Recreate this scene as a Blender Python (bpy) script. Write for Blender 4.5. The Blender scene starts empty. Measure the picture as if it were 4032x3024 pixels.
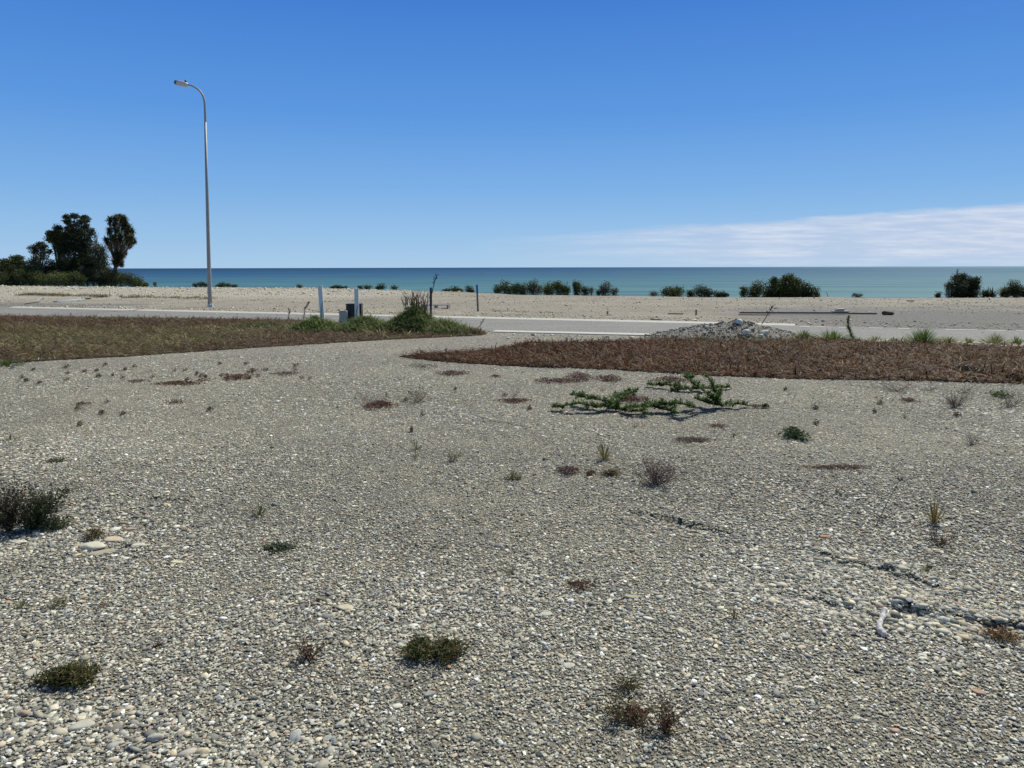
import bpy, bmesh, math, random
import numpy as np
from mathutils import Vector, Matrix, Quaternion
R = math.radians
random.seed(7); rng = np.random.default_rng(11)
scene = bpy.context.scene
col = scene.collection

# ------------------------------------------------------------------ camera
CAMZ = 1.6
F = 2912.0
PITCH = math.atan(459.0 / F)
ROLL = R(0.14)
cam_data = bpy.data.cameras.new('camera'); cam_data.sensor_width = 36; cam_data.lens = 26.0
cam_data.clip_start = 0.05; cam_data.clip_end = 200000
cam = bpy.data.objects.new('camera', cam_data); col.objects.link(cam)
rot = Matrix.Rotation(math.pi/2 - PITCH, 4, 'X') @ Matrix.Rotation(-ROLL, 4, 'Z')
cam.matrix_world = Matrix.Translation((0, 0, CAMZ)) @ rot
scene.camera = cam
scene.render.resolution_x = 1024; scene.render.resolution_y = 768
scene.view_settings.view_transform = 'Standard'; scene.view_settings.look = 'None'
scene.view_settings.exposure = 0.0; scene.view_settings.gamma = 1
# ------------------------------------------------------------------ world
SUN_AZ, SUN_EL = 38.0, 51.0
world = bpy.data.worlds.new('World'); scene.world = world; world.use_nodes = True
wn = world.node_tree; wn.nodes.clear()
def wnode(t, **k):
    n = wn.nodes.new(t)
    for a, b in k.items(): setattr(n, a, b)
    return n
def wmath(op, a, b=None, clamp=False):
    n = wnode('ShaderNodeMath', operation=op, use_clamp=clamp)
    for i, s in enumerate((a, b)):
        if s is None: continue
        if isinstance(s, (int, float)): n.inputs[i].default_value = s
        else: wn.links.new(s, n.inputs[i])
    return n.outputs[0]
sky = wnode('ShaderNodeTexSky', sky_type='NISHITA', sun_disc=False, sun_elevation=R(SUN_EL), sun_rotation=R(SUN_AZ),
            air_density=0.85, dust_density=0.15, ozone_density=2.6, altitude=0)
hs = wnode('ShaderNodeHueSaturation'); hs.inputs['Saturation'].default_value = 1.12; hs.inputs['Value'].default_value = 1.0
wn.links.new(sky.outputs[0], hs.inputs['Color'])
tc = wnode('ShaderNodeTexCoord'); sp = wnode('ShaderNodeSeparateXYZ'); wn.links.new(tc.outputs['Generated'], sp.inputs[0])
yy = wmath('MAXIMUM', sp.outputs[1], 0.05)
ax = wmath('DIVIDE', sp.outputs[0], yy); el = wmath('DIVIDE', sp.outputs[2], yy)
def wnoise(sx, sy, scale, detail, rough=0.6, off=0.0):
    c = wnode('ShaderNodeCombineXYZ')
    wn.links.new(wmath('MULTIPLY', ax, sx), c.inputs[0]); wn.links.new(wmath('MULTIPLY', el, sy), c.inputs[1]); c.inputs[2].default_value = off
    n = wnode('ShaderNodeTexNoise'); n.inputs['Scale'].default_value = scale; n.inputs['Detail'].default_value = detail; n.inputs['Roughness'].default_value = rough
    wn.links.new(c.outputs[0], n.inputs['Vector']); return n.outputs[0]
# cloud bank low over the sea: its top edge climbs to the right
n1 = wnoise(7, 40, 1.0, 6); n2 = wnoise(10, 130, 1.0, 7, 0.65, 3.1); n3 = wnoise(2.5, 9, 1.0, 4, 0.5, 8.0)
top = wmath('ADD', wmath('MULTIPLY', ax, 0.062), 0.042)
d = wmath('SUBTRACT', wmath('ADD', top, wmath('MULTIPLY', wmath('SUBTRACT', n1, 0.5), 0.022)), el)
m = wmath('MULTIPLY', d, 160.0, True)
left = wmath('MULTIPLY', wmath('ADD', ax, 0.06), 3.0, True)
body = wmath('ADD', wmath('MULTIPLY', n2, 0.75), wmath('MULTIPLY', n3, 0.55))
body = wmath('ADD', wmath('MULTIPLY', body, .9), wmath('MULTIPLY', wmath('ADD', ax, .05), .55), True)
low = wmath('ADD', wmath('MULTIPLY', el, 30.0, True), 0.38, True)
mask = wmath('MULTIPLY', wmath('MULTIPLY', wmath('MULTIPLY', m, left), body), low, True)
front = wmath('GREATER_THAN', sp.outputs[1], 0.06)
mask = wmath('MULTIPLY', mask, front)
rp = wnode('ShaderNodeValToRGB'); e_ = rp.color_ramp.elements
SKYR = [(0.0, (.39, .60, .83)), (.03, (.325, .55, .82)), (.10, (.20, .435, .80)), (.19, (.105, .315, .755)), (.32, (.052, .205, .655)), (.52, (.085, .155, .31)), (1.0, (.115, .14, .185))]  # upper stops, unseen above the frame, greyed and dimmed to neutralise shadow colour
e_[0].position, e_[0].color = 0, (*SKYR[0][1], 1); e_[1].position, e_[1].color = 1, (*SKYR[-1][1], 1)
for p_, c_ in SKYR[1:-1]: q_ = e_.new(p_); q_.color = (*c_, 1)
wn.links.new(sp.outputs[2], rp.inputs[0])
mc = wnode('ShaderNodeMix', data_type='RGBA'); mc.inputs['A'].default_value = (.50, .60, .80, 1); mc.inputs['B'].default_value = (.74, .79, .90, 1); wn.links.new(wmath('MULTIPLY', wmath('SUBTRACT', n2, .42), 3.0, True), mc.inputs['Factor'])
mx = wnode('ShaderNodeMix', data_type='RGBA')
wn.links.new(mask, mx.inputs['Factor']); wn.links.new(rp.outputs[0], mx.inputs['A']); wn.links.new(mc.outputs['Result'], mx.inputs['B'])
bg = wnode('ShaderNodeBackground'); bg.inputs['Strength'].default_value = 0.08; wn.links.new(hs.outputs[0], bg.inputs[0])
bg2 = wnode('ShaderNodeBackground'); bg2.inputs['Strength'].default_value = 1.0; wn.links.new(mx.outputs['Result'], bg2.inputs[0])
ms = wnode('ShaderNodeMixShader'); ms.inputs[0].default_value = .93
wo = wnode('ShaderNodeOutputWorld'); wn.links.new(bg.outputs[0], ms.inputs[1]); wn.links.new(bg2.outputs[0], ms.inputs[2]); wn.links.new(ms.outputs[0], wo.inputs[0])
# ------------------------------------------------------------------ sun
sd = bpy.data.lights.new('sun', 'SUN'); sd.energy = 5.0; sd.angle = R(0.5); sd.color = (1.0, 0.955, 0.87)
sun = bpy.data.objects.new('sun', sd); col.objects.link(sun)
sv = Vector((math.sin(R(SUN_AZ))*math.cos(R(SUN_EL)), math.cos(R(SUN_AZ))*math.cos(R(SUN_EL)), math.sin(R(SUN_EL))))
sun.rotation_euler = sv.to_track_quat('Z', 'Y').to_euler(); sun.location = (0, 0, 30)

# ------------------------------------------------------------------ pixel helpers (photo pixels 4032 x 3024)
R3 = rot.to_3x3()
def ray(u, v): return (R3 @ Vector(((u-2016)/F, (1512-v)/F, -1.0)))
def at(u, v, z=0.0):
    r = ray(u, v); t = (z-CAMZ)/r.z
    return Vector((0, 0, CAMZ)) + r*t
def atY(u, v, y):
    r = ray(u, v); return Vector((0, 0, CAMZ)) + r*(y/r.y)
def pxm(y): return y/F/math.cos(PITCH)*1.0     # metres per pixel, roughly, at depth y

# ------------------------------------------------------------------ terrain height
def sstep(a, b, x):
    t = np.clip((x-a)/(b-a), 0, 1); return t*t*(3-2*t)
def vnoise(x, y, s, seed=0.0):
    x = x*s+seed; y = y*s-seed*1.7
    return (np.sin(1.3*x+0.7*np.sin(1.1*y+seed))*np.cos(1.1*y+0.9*np.sin(0.8*x)) + 0.5*np.sin(2.7*x+1.9*y+seed)*np.cos(2.3*y-1.4*x) + 0.3*np.sin(5.1*x-3.3*y)*np.cos(4.7*y+2.2*x))/1.8
RIDGES = [([(2380, 2000), (2650, 2055), (2920, 2110), (3120, 2165), (3300, 2210), (3480, 2245), (3600, 2300), (3720, 2350)], 0.030),
          ([(2720, 2285), (2900, 2310), (3060, 2345), (3270, 2380), (3400, 2420)], 0.026),
          ([(1780, 1672), (1880, 1664), (1990, 1672), (2080, 1690)], 0.022), ([(3660, 1872), (3780, 1880), (3900, 1884), (4100, 1890)], 0.026), ([(330, 1985), (440, 1968), (560, 1958), (700, 1975)], 0.022),
          ([(3480, 2395), (3640, 2425), (3780, 2455), (3920, 2475), (4200, 2500)], 0.040)]
RL = [([at(u, v) for u, v in p], A) for p, A in RIDGES]
def ridge_fields(x, y):
    h = np.zeros_like(x)
    for pts, A in RL:
        best = np.full(x.shape, 1e9); sg = np.zeros_like(x); ends = np.ones_like(x)
        n = len(pts)-1
        for i in range(n):
            ax_, ay_ = pts[i].x, pts[i].y; bx_, by_ = pts[i+1].x, pts[i+1].y
            dx, dy = bx_-ax_, by_-ay_; L2 = dx*dx+dy*dy
            t = np.clip(((x-ax_)*dx+(y-ay_)*dy)/L2, 0, 1)
            qx = x-(ax_+t*dx); qy = y-(ay_+t*dy); dd = np.hypot(qx, qy)
            s = np.sign(dx*qy-dy*qx)
            u_ = dd < best
            best = np.where(u_, dd, best); sg = np.where(u_, s, sg)
            g = (i+t)/n; ends = np.where(u_, np.clip(np.minimum(g, 1-g)*6+0.15, 0, 1), ends)
        sgn = best*sg + 0.05*vnoise(x, y, 7, 2.0)+.02*vnoise(x, y, 21, 5.); ends = ends*np.clip(.45+1.3*vnoise(x, y, 2.2, 9.), .08, 1.25)
        h += A*ends*np.where(sgn > 0, np.exp(-np.clip(sgn, 0, 9)/0.28)*sstep(0, .03, sgn), -0.25*np.exp(-np.clip(-sgn, 0, 9)/0.12))
    return h
CX = np.array([-2000, -60, -34, -18, -9, -4, 0, 5, 12, 30, 2000.])
CY = np.array([52, 52, 51, 50, 48.5, 46, 43, 41, 40, 40, 40.])
CV = np.array([1118, 1120, 1125, 1132, 1139, 1147, 1157, 1163, 1169, 1172, 1172.])
CH = np.array([1058, 1058, 1058, 1056.5, 1055.5, 1054, 1053, 1052.5, 1051.5, 1049, 1049.])
CZ = CAMZ - (CV-CH)/F*CY
def crest(x): return np.interp(x, CX, CY)
def H(x, y):
    x = np.asarray(x, float); y = np.asarray(y, float)
    cy = crest(x); cz = np.interp(x, CX, CZ)
    w = np.interp(x, [-25, -3, 6], [9.0, 9.0, 14.0])
    far = sstep(-1.0, 0.0, (y-cy)/w)
    z = cz*far
    z = z + 0.05*vnoise(x, y, 0.45, 4.0)*sstep(27, 33, y)*np.interp(x, [-4, 4], [1, .4])
    z = z - np.clip(y-cy, 0, 80)**1.25*0.16*(y > cy)
    z = np.maximum(z, -14)
    near = 1-sstep(9.0, 11.5, y)
    z = z + near*(0.012*vnoise(x, y, 1.7, 1.0) + 0.004*vnoise(x, y, 9.0, 3.0) + ridge_fields(x, y))
    return z
def Hs(x, y): return float(H(np.array([x]), np.array([y]))[0])

# ------------------------------------------------------------------ mesh collector
class MB:
    def __init__(s): s.v = []; s.t = []; s.c = []; s.n = 0; s.sm = []
    def add(s, v, t, c, sm=None):
        s.sm.append((len(t), sm))
        v = np.asarray(v, np.float32); t = np.asarray(t, np.int64)
        c = np.asarray(c, np.float32)
        if c.ndim == 1: c = np.tile(c, (len(v), 1))
        s.v.append(v); s.t.append(t+s.n); s.c.append(c); s.n += len(v)
    def build(s, name, mat, parent=None, smooth=False, origin=None):
        v = np.concatenate(s.v); t = np.concatenate(s.t); c = np.concatenate(s.c)
        if origin is not None: v = v-np.array(origin, np.float32)
        me = bpy.data.meshes.new(name)
        me.vertices.add(len(v)); me.vertices.foreach_set('co', v.ravel())
        me.loops.add(len(t)*3); me.loops.foreach_set('vertex_index', t.astype(np.int32).ravel())
        me.polygons.add(len(t)); me.polygons.foreach_set('loop_start', np.arange(0, len(t)*3, 3, dtype=np.int32))
        me.polygons.foreach_set('loop_total', np.full(len(t), 3, np.int32))
        me.polygons.foreach_set('use_smooth', np.concatenate([np.full(k_, smooth if q_ is None else q_) for k_, q_ in s.sm]))
        a = me.color_attributes.new('Col', 'FLOAT_COLOR', 'POINT')
        rgba = np.ones((len(v), 4), np.float32); rgba[:, :3] = c; a.data.foreach_set('color', rgba.ravel())
        me.update(calc_edges=True); me.validate()
        me.materials.append(mat)
        o = bpy.data.objects.new(name, me); col.objects.link(o)
        if origin is not None: o.location = origin
        if parent is not None:
            o.parent = parent
            if parent.parent is None: o.location = -parent.location
        return o
def thing(name, loc, label, cat, group=None):
    o = bpy.data.objects.new(name, None); o.empty_display_size = .2; col.objects.link(o); o.location = loc
    return tag(o, label, cat, group)
def tag(o, label, cat, group=None, kind=None):
    o['label'] = label; o['category'] = cat
    if group: o['group'] = group
    if kind: o['kind'] = kind
    return o
def struct(o, label=None):
    o['kind'] = 'structure'
    if label: o['label'] = label
    return o

# ------------------------------------------------------------------ materials
def newmat(name):
    m = bpy.data.materials.new(name); m.use_nodes = True; nt = m.node_tree; nt.nodes.clear()
    return m, nt
class NT:
    def __init__(s, nt): s.nt = nt
    def n(s, t, **k):
        x = s.nt.nodes.new(t)
        for a, b in k.items(): setattr(x, a, b)
        return x
    def l(s, a, b): s.nt.links.new(a, b)
    def inp(s, sock, val):
        if isinstance(val, bpy.types.NodeSocket): s.l(val, sock)
        elif val is not None: sock.default_value = val
    def m(s, op, a, b=None, c=None, clamp=False):
        x = s.n('ShaderNodeMath', operation=op, use_clamp=clamp)
        for i, q in enumerate((a, b, c)): s.inp(x.inputs[i], q)
        return x.outputs[0]
    def mix(s, f, a, b, blend='MIX'):
        x = s.n('ShaderNodeMix', data_type='RGBA', blend_type=blend)
        s.inp(x.inputs['Factor'], f)
        for k, q in (('A', a), ('B', b)):
            if isinstance(q, tuple) and len(q) == 3: q = (*q, 1)
            s.inp(x.inputs[k], q)
        return x.outputs['Result']
    def noise(s, vec, scale, detail=4, rough=.55, out=0):
        x = s.n('ShaderNodeTexNoise'); x.inputs['Scale'].default_value = scale; x.inputs['Detail'].default_value = detail; x.inputs['Roughness'].default_value = rough
        s.l(vec, x.inputs['Vector']); return x.outputs[out]
    def vor(s, vec, scale, feature='F1', rand=1.0):
        x = s.n('ShaderNodeTexVoronoi', feature=feature); x.inputs['Scale'].default_value = scale; x.inputs['Randomness'].default_value = rand
        s.l(vec, x.inputs['Vector']); return x
    def ramp(s, f, stops, interp='LINEAR'):
        x = s.n('ShaderNodeValToRGB'); x.color_ramp.interpolation = interp
        e = x.color_ramp.elements
        while len(e) > 1: e.remove(e[-1])
        e[0].position = stops[0][0]; e[0].color = (*stops[0][1], 1)
        for p, c in stops[1:]:
            q = e.new(p); q.color = (*c, 1)
        s.l(f, x.inputs[0]); return x.outputs[0]
    def ss(s, a, b, x):
        q = s.n('ShaderNodeMapRange', interpolation_type='SMOOTHSTEP'); s.inp(q.inputs[0], x)
        q.inputs[1].default_value = a; q.inputs[2].default_value = b; return q.outputs[0]
    def pos(s): return s.n('ShaderNodeNewGeometry').outputs['Position']
    def out(s, sh):
        o = s.n('ShaderNodeOutputMaterial'); s.l(sh, o.inputs[0])
def simple(name, color, rough=0.6, metal=0.0, nscale=20, namp=0.15, bump=0.0, spec=0.5):
    m, nt = newmat(name); N = NT(nt)
    tcn = N.n('ShaderNodeTexCoord').outputs['Object']
    f = N.noise(tcn, nscale, 5)
    c = N.mix(f, tuple(x*(1-namp*1.6) for x in color), tuple(min(1, x*(1+namp*1.6)) for x in color))
    b = N.n('ShaderNodeBsdfPrincipled'); N.l(c, b.inputs['Base Color']); b.inputs['Roughness'].default_value = rough; b.inputs['Metallic'].default_value = metal
    b.inputs['Specular IOR Level'].default_value = spec
    if bump:
        bp = N.n('ShaderNodeBump'); bp.inputs['Strength'].default_value = bump; bp.inputs['Distance'].default_value = .01; N.l(f, bp.inputs['Height']); N.l(bp.outputs[0], b.inputs['Normal'])
    N.out(b.outputs[0]); return m
def attrmat(name, rough=0.7, trans=0.0, nscale=30, namp=.25, spec=.3, bump=0):
    m, nt = newmat(name); N = NT(nt)
    a = N.n('ShaderNodeAttribute', attribute_name='Col').outputs['Color']
    f = N.noise(N.pos(), nscale, 4)
    g = N.m('ADD', N.m('MULTIPLY', f, 2*namp), 1-namp)
    c = N.n('ShaderNodeVectorMath', operation='SCALE'); N.l(a, c.inputs[0]); N.l(g, c.inputs['Scale'])
    b = N.n('ShaderNodeBsdfPrincipled'); N.l(c.outputs[0], b.inputs['Base Color']); b.inputs['Roughness'].default_value = rough; b.inputs['Specular IOR Level'].default_value = spec
    if bump:
        bp = N.n('ShaderNodeBump'); bp.inputs['Strength'].default_value = bump; bp.inputs['Distance'].default_value = .004; N.l(N.noise(N.pos(), nscale*3, 4), bp.inputs['Height']); N.l(bp.outputs[0], b.inputs['Normal'])
    sh = b.outputs[0]
    if trans:
        t = N.n('ShaderNodeBsdfTranslucent'); N.l(c.outputs[0], t.inputs[0])
        x = N.n('ShaderNodeMixShader'); x.inputs[0].default_value = trans; N.l(sh, x.inputs[1]); N.l(t.outputs[0], x.inputs[2]); sh = x.outputs[0]
    N.out(sh); return m
M_stone = attrmat('stone', 0.8, 0, 90, .25, .3, bump=.35)
M_leaf = attrmat('foliage', 0.6, .25, 3, .15, .3)
M_blade = attrmat('grass_blade', 0.65, .35, 8, .15, .25)
M_twig = attrmat('twig', 0.85, 0, 20, .2, .15)
M_paint = attrmat('painted_part', 0.5, 0, 12, .12, .4)
M_concrete = simple('concrete_kerb', (.47, .46, .40), .85, 0, 9, .13, .3)

STONE_RAMP = [(0.0, (.085, .085, .085)), (.22, (.155, .158, .157)), (.42, (.235, .232, .22)), (.60, (.31, .302, .275)), (.74, (.39, .38, .35)), (.86, (.50, .49, .45)), (.94, (.26, .185, .135)), (.965, (.64, .63, .59)), (1.0, (.78, .78, .75))]
# ---- ground: grey pebbles near, paler tan pebbles beyond the road
def ground_material():
    m, nt = newmat('pebble_ground'); N = NT(nt)
    P = N.pos()
    sx = N.n('ShaderNodeSeparateXYZ'); N.l(P, sx.inputs[0]); X, Y = sx.outputs[0], sx.outputs[1]
    wob = N.n('ShaderNodeVectorMath', operation='ADD'); N.l(P, wob.inputs[0])
    sc = N.n('ShaderNodeVectorMath', operation='SCALE'); N.l(N.noise(P, 40, 2, .5, 1), sc.inputs[0]); sc.inputs['Scale'].default_value = .012; N.l(sc.outputs[0], wob.inputs[1])
    V = wob.outputs[0]
    va = N.vor(V, 62); vb = N.vor(V, 27); vc = N.vor(V, 9.5)
    def cell(v):
        s = N.n('ShaderNodeSeparateColor'); N.l(v.outputs['Color'], s.inputs[0]); return s.outputs[0], s.outputs[1]
    ra, ra2 = cell(va); rb, rb2 = cell(vb); rc, rc2 = cell(vc)
    ca = N.ramp(ra, STONE_RAMP); cb = N.ramp(rb, STONE_RAMP); cc = N.ramp(rc, STONE_RAMP)
    coarse = N.noise(P, 0.55, 4, .6)
    selb = N.m('MULTIPLY', N.m('GREATER_THAN', rb2, .74), N.m('LESS_THAN', vb.outputs['Distance'], .42))
    farsel = N.ss(9, 26, Y)
    selc = N.m('MULTIPLY', N.m('GREATER_THAN', rc2, .955), N.m('LESS_THAN', vc.outputs['Distance'], .3))
    c = N.mix(selb, ca, cb); c = N.mix(selc, c, cc)
    gap = N.ss(.30, .58, va.outputs['Distance'])
    c = N.mix(N.m('MULTIPLY', gap, N.m('SUBTRACT', .8, selb, clamp=True)), c, (.085, .08, .07))  # shade in the crevices between pebbles painted as dark gaps
    # broad patches: fines, darker grey, ochre silt
    p1 = N.noise(P, 0.35, 5, .6); p2 = N.noise(P, 1.6, 5, .6); p3 = N.noise(P, .12, 4, .6)
    c = N.mix(N.m('MULTIPLY', N.ss(.42, .66, p1), .35), c, (.37, .35, .29))
    c = N.mix(N.m('MULTIPLY', N.ss(.50, .70, p2), .32), c, (.20, .205, .205))
    # paler tone mixed in with distance from the coarse foreground
    wt = N.n('ShaderNodeVectorMath', operation='MULTIPLY'); N.l(c, wt.inputs[0]); wt.inputs[1].default_value = (1.22, 1.19, 1.01)
    c = N.mix(N.m('MULTIPLY', N.ss(8, 18, Y), .35), wt.outputs[0], (.43, .40, .335))
    # beyond the road: pale tan
    vv = N.n('ShaderNodeVectorMath', operation='DOT_PRODUCT'); N.l(P, vv.inputs[0]); vv.inputs[1].default_value = (KN.x, KN.y, 0)
    dk = N.m('SUBTRACT', vv.outputs['Value'], KD)
    past = N.ss(.1, .5, dk)
    tanc = N.mix(N.ss(.35, .65, p1), (.32, .292, .22), (.42, .382, .295))
    tanc = N.mix(N.m('MULTIPLY', N.ss(.38, .62, p3), .5), tanc, (.34, .32, .27))
    sp2 = N.noise(P, 11, 5, .75)
    tanc = N.mix(N.m('MULTIPLY', N.ss(.60, .78, sp2), .7), tanc, (.70, .67, .59)); tanc = N.mix(N.m('MULTIPLY', N.ss(.5, .3, sp2), .8), tanc, (.23, .20, .155))
    bankw = N.m('MULTIPLY', N.ss(-2, -9, X), N.ss(37, 43, Y)); tanc = N.mix(N.m('MULTIPLY', bankw, .45), tanc, (.60, .56, .46))
    # long low drifts parallel to the road
    st = N.n('ShaderNodeMapping'); st.inputs['Rotation'].default_value = (0, 0, R(12)); st.inputs['Scale'].default_value = (.06, .9, 1); N.l(P, st.inputs[0])
    p4 = N.noise(st.outputs[0], 1.0, 5, .6)
    tanc = N.mix(N.m('MULTIPLY', N.ss(.48, .68, p4), .5), tanc, (.32, .28, .23))
    # right hand side greyer (chip spread over the verge)
    gr = N.m('MULTIPLY', N.ss(5.0, 10.5, N.m('ADD', X, N.m('MULTIPLY', N.m('SUBTRACT', p2, .5), 5))), N.ss(34, 25, N.m('ADD', Y, N.m('MULTIPLY', N.m('SUBTRACT', p1, .5), 14))))
    grl = N.m('MULTIPLY', N.ss(-15.5, -17.5, X), N.ss(35.5, 33.5, Y))
    gr = N.m('MAXIMUM', gr, grl)
    tanc = N.mix(gr, tanc, N.mix(N.noise(P, 30, 3), (.145, .14, .125), (.30, .29, .255)))
    c = N.mix(past, c, tanc)
    # bump
    hA = N.m('SUBTRACT', 1, N.m('MINIMUM', N.m('MULTIPLY', va.outputs['Distance'], 1.5), 1))
    hB = N.m('MULTIPLY', selb, N.m('SUBTRACT', 1.3, N.m('MULTIPLY', vb.outputs['Distance'], 1.6)))
    hh = N.m('ADD', N.m('ADD', hA, N.m('MULTIPLY', ra2, .9)), hB)
    hh = N.m('ADD', hh, N.m('MULTIPLY', N.noise(P, 14, 5, .7), 2.2))
    bp = N.n('ShaderNodeBump'); bp.inputs['Strength'].default_value = 1.0; bp.inputs['Distance'].default_value = .011; N.l(hh, bp.inputs['Height'])
    b = N.n('ShaderNodeBsdfPrincipled'); N.l(c, b.inputs['Base Color']); b.inputs['Roughness'].default_value = .9; b.inputs['Specular IOR Level'].default_value = .2
    N.l(bp.outputs[0], b.inputs['Normal']); N.out(b.outputs[0]); return m
# kerb line (far side of the road)
K0, K1 = at(20, 1212), at(3130, 1284)
KT = (K1-K0).normalized(); KN = Vector((-KT.y, KT.x, 0)); KD = K0.dot(KN)
G0, G1 = at(1930, 1306), at(4032, 1354)
GT = (G1-G0).normalized()

def grid_object(name, xs, ys, zf, mat, smooth=True):
    X, Yg = np.meshgrid(xs, ys); Z = zf(X, Yg)
    v = np.stack([X, Yg, Z], -1).reshape(-1, 3).astype(np.float32)
    nx, ny = len(xs), len(ys)
    i = (np.arange(ny-1)[:, None]*nx+np.arange(nx-1)[None, :]).ravel()
    q = np.stack([i, i+1, i+nx+1, i+nx], -1)
    me = bpy.data.meshes.new(name); me.vertices.add(len(v)); me.vertices.foreach_set('co', v.ravel())
    me.loops.add(q.size); me.loops.foreach_set('vertex_index', q.astype(np.int32).ravel())
    me.polygons.add(len(q)); me.polygons.foreach_set('loop_start', np.arange(0, q.size, 4, dtype=np.int32)); me.polygons.foreach_set('loop_total', np.full(len(q), 4, np.int32))
    me.polygons.foreach_set('use_smooth', np.full(len(q), smooth)); me.update(calc_edges=True); me.materials.append(mat)
    o = bpy.data.objects.new(name, me); col.objects.link(o); return o
def geo(a, b, n): return list(np.geomspace(a, b, n))
xs = np.array([-x for x in geo(9, 2500, 70)][::-1] + list(np.arange(-8.9, 8.9, .05)) + geo(9, 2500, 70))
ys = np.array([-600, -200, -80, -30, -12, -6, -3, -1, 0, .6, 1.2] + list(np.arange(1.5, 8.5, .045)) + list(np.arange(8.5, 12, .15)) + list(np.arange(12, 30, 1.0)) + list(np.arange(30, 70, .35)) + [72, 75, 80, 90, 110, 150])
ground = struct(grid_object('ground', xs, ys, H, ground_material()), 'pebble covered flat lot running to the bluff above the sea')

# ---- sea
def sea_material():
    m, nt = newmat('sea_water'); N = NT(nt); P = N.pos()
    sx = N.n('ShaderNodeSeparateXYZ'); N.l(P, sx.inputs[0]); X, Y = sx.outputs[0], sx.outputs[1]
    ly = N.m('LOGARITHM', N.m('MAXIMUM', Y, 10.0), 10.0)
    cv = N.n('ShaderNodeCombineXYZ'); N.l(N.m('MULTIPLY', X, .0016), cv.inputs[0]); N.l(N.m('MULTIPLY', ly, 13.0), cv.inputs[1])
    n = N.noise(cv.outputs[0], 1.0, 5, .6)
    cv2 = N.n('ShaderNodeCombineXYZ'); N.l(N.m('MULTIPLY', X, .005), cv2.inputs[0]); N.l(N.m('MULTIPLY', ly, 42.0), cv2.inputs[1])
    n2 = N.noise(cv2.outputs[0], 1.0, 5, .65)
    t = N.m('ADD', ly, N.m('MULTIPLY', N.m('SUBTRACT', n, .5), .55))
    t = N.m('ADD', t, N.m('MULTIPLY', X, -.00035))
    f = N.m('DIVIDE', N.m('SUBTRACT', t, 2.2), 2.0, clamp=True)
    c = N.ramp(f, [(0.0, (.095, .20, .185)), (.16, (.078, .18, .18)), (.27, (.05, .14, .165)), (.36, (.035, .105, .155)), (.5, (.018, .072, .14)), (.7, (.010, .046, .105)), (1.0, (.006, .028, .075))])
    c = N.mix(N.m('MULTIPLY', N.ss(.50, .62, n2), .7), c, (.012, .062, .115))
    n3 = N.ss(.58, .70, N.noise(cv2.outputs[0], 2.2, 4, .6)); c = N.mix(N.m('MULTIPLY', n3, .35), c, (.11, .23, .22))
    wv = N.n('ShaderNodeMapping'); wv.inputs['Scale'].default_value = (.02, .12, 1); N.l(P, wv.inputs[0])
    wav = N.noise(wv.outputs[0], 1.0, 6, .7)
    c = N.mix(N.m('MULTIPLY', N.m('SUBTRACT', wav, .5), .5, clamp=True), c, (.30, .42, .44))
    b = N.n('ShaderNodeBsdfPrincipled'); N.l(c, b.inputs['Base Color']); b.inputs['Roughness'].default_value = .45; b.inputs['Specular IOR Level'].default_value = .12; b.inputs['IOR'].default_value = 1.33
    bp = N.n('ShaderNodeBump'); bp.inputs['Strength'].default_value = .5; bp.inputs['Distance'].default_value = .5; N.l(wav, bp.inputs['Height']); N.l(bp.outputs[0], b.inputs['Normal'])
    N.out(b.outputs[0]); return m
sea = struct(grid_object('sea', np.array([-120000, -20000, -3000, 0, 3000, 20000, 120000.]), np.array([52, 200, 1000, 5000, 20000, 120000.]), lambda x, y: x*0-7.0, sea_material()), 'teal sea turning deep blue towards the horizon')

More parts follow.
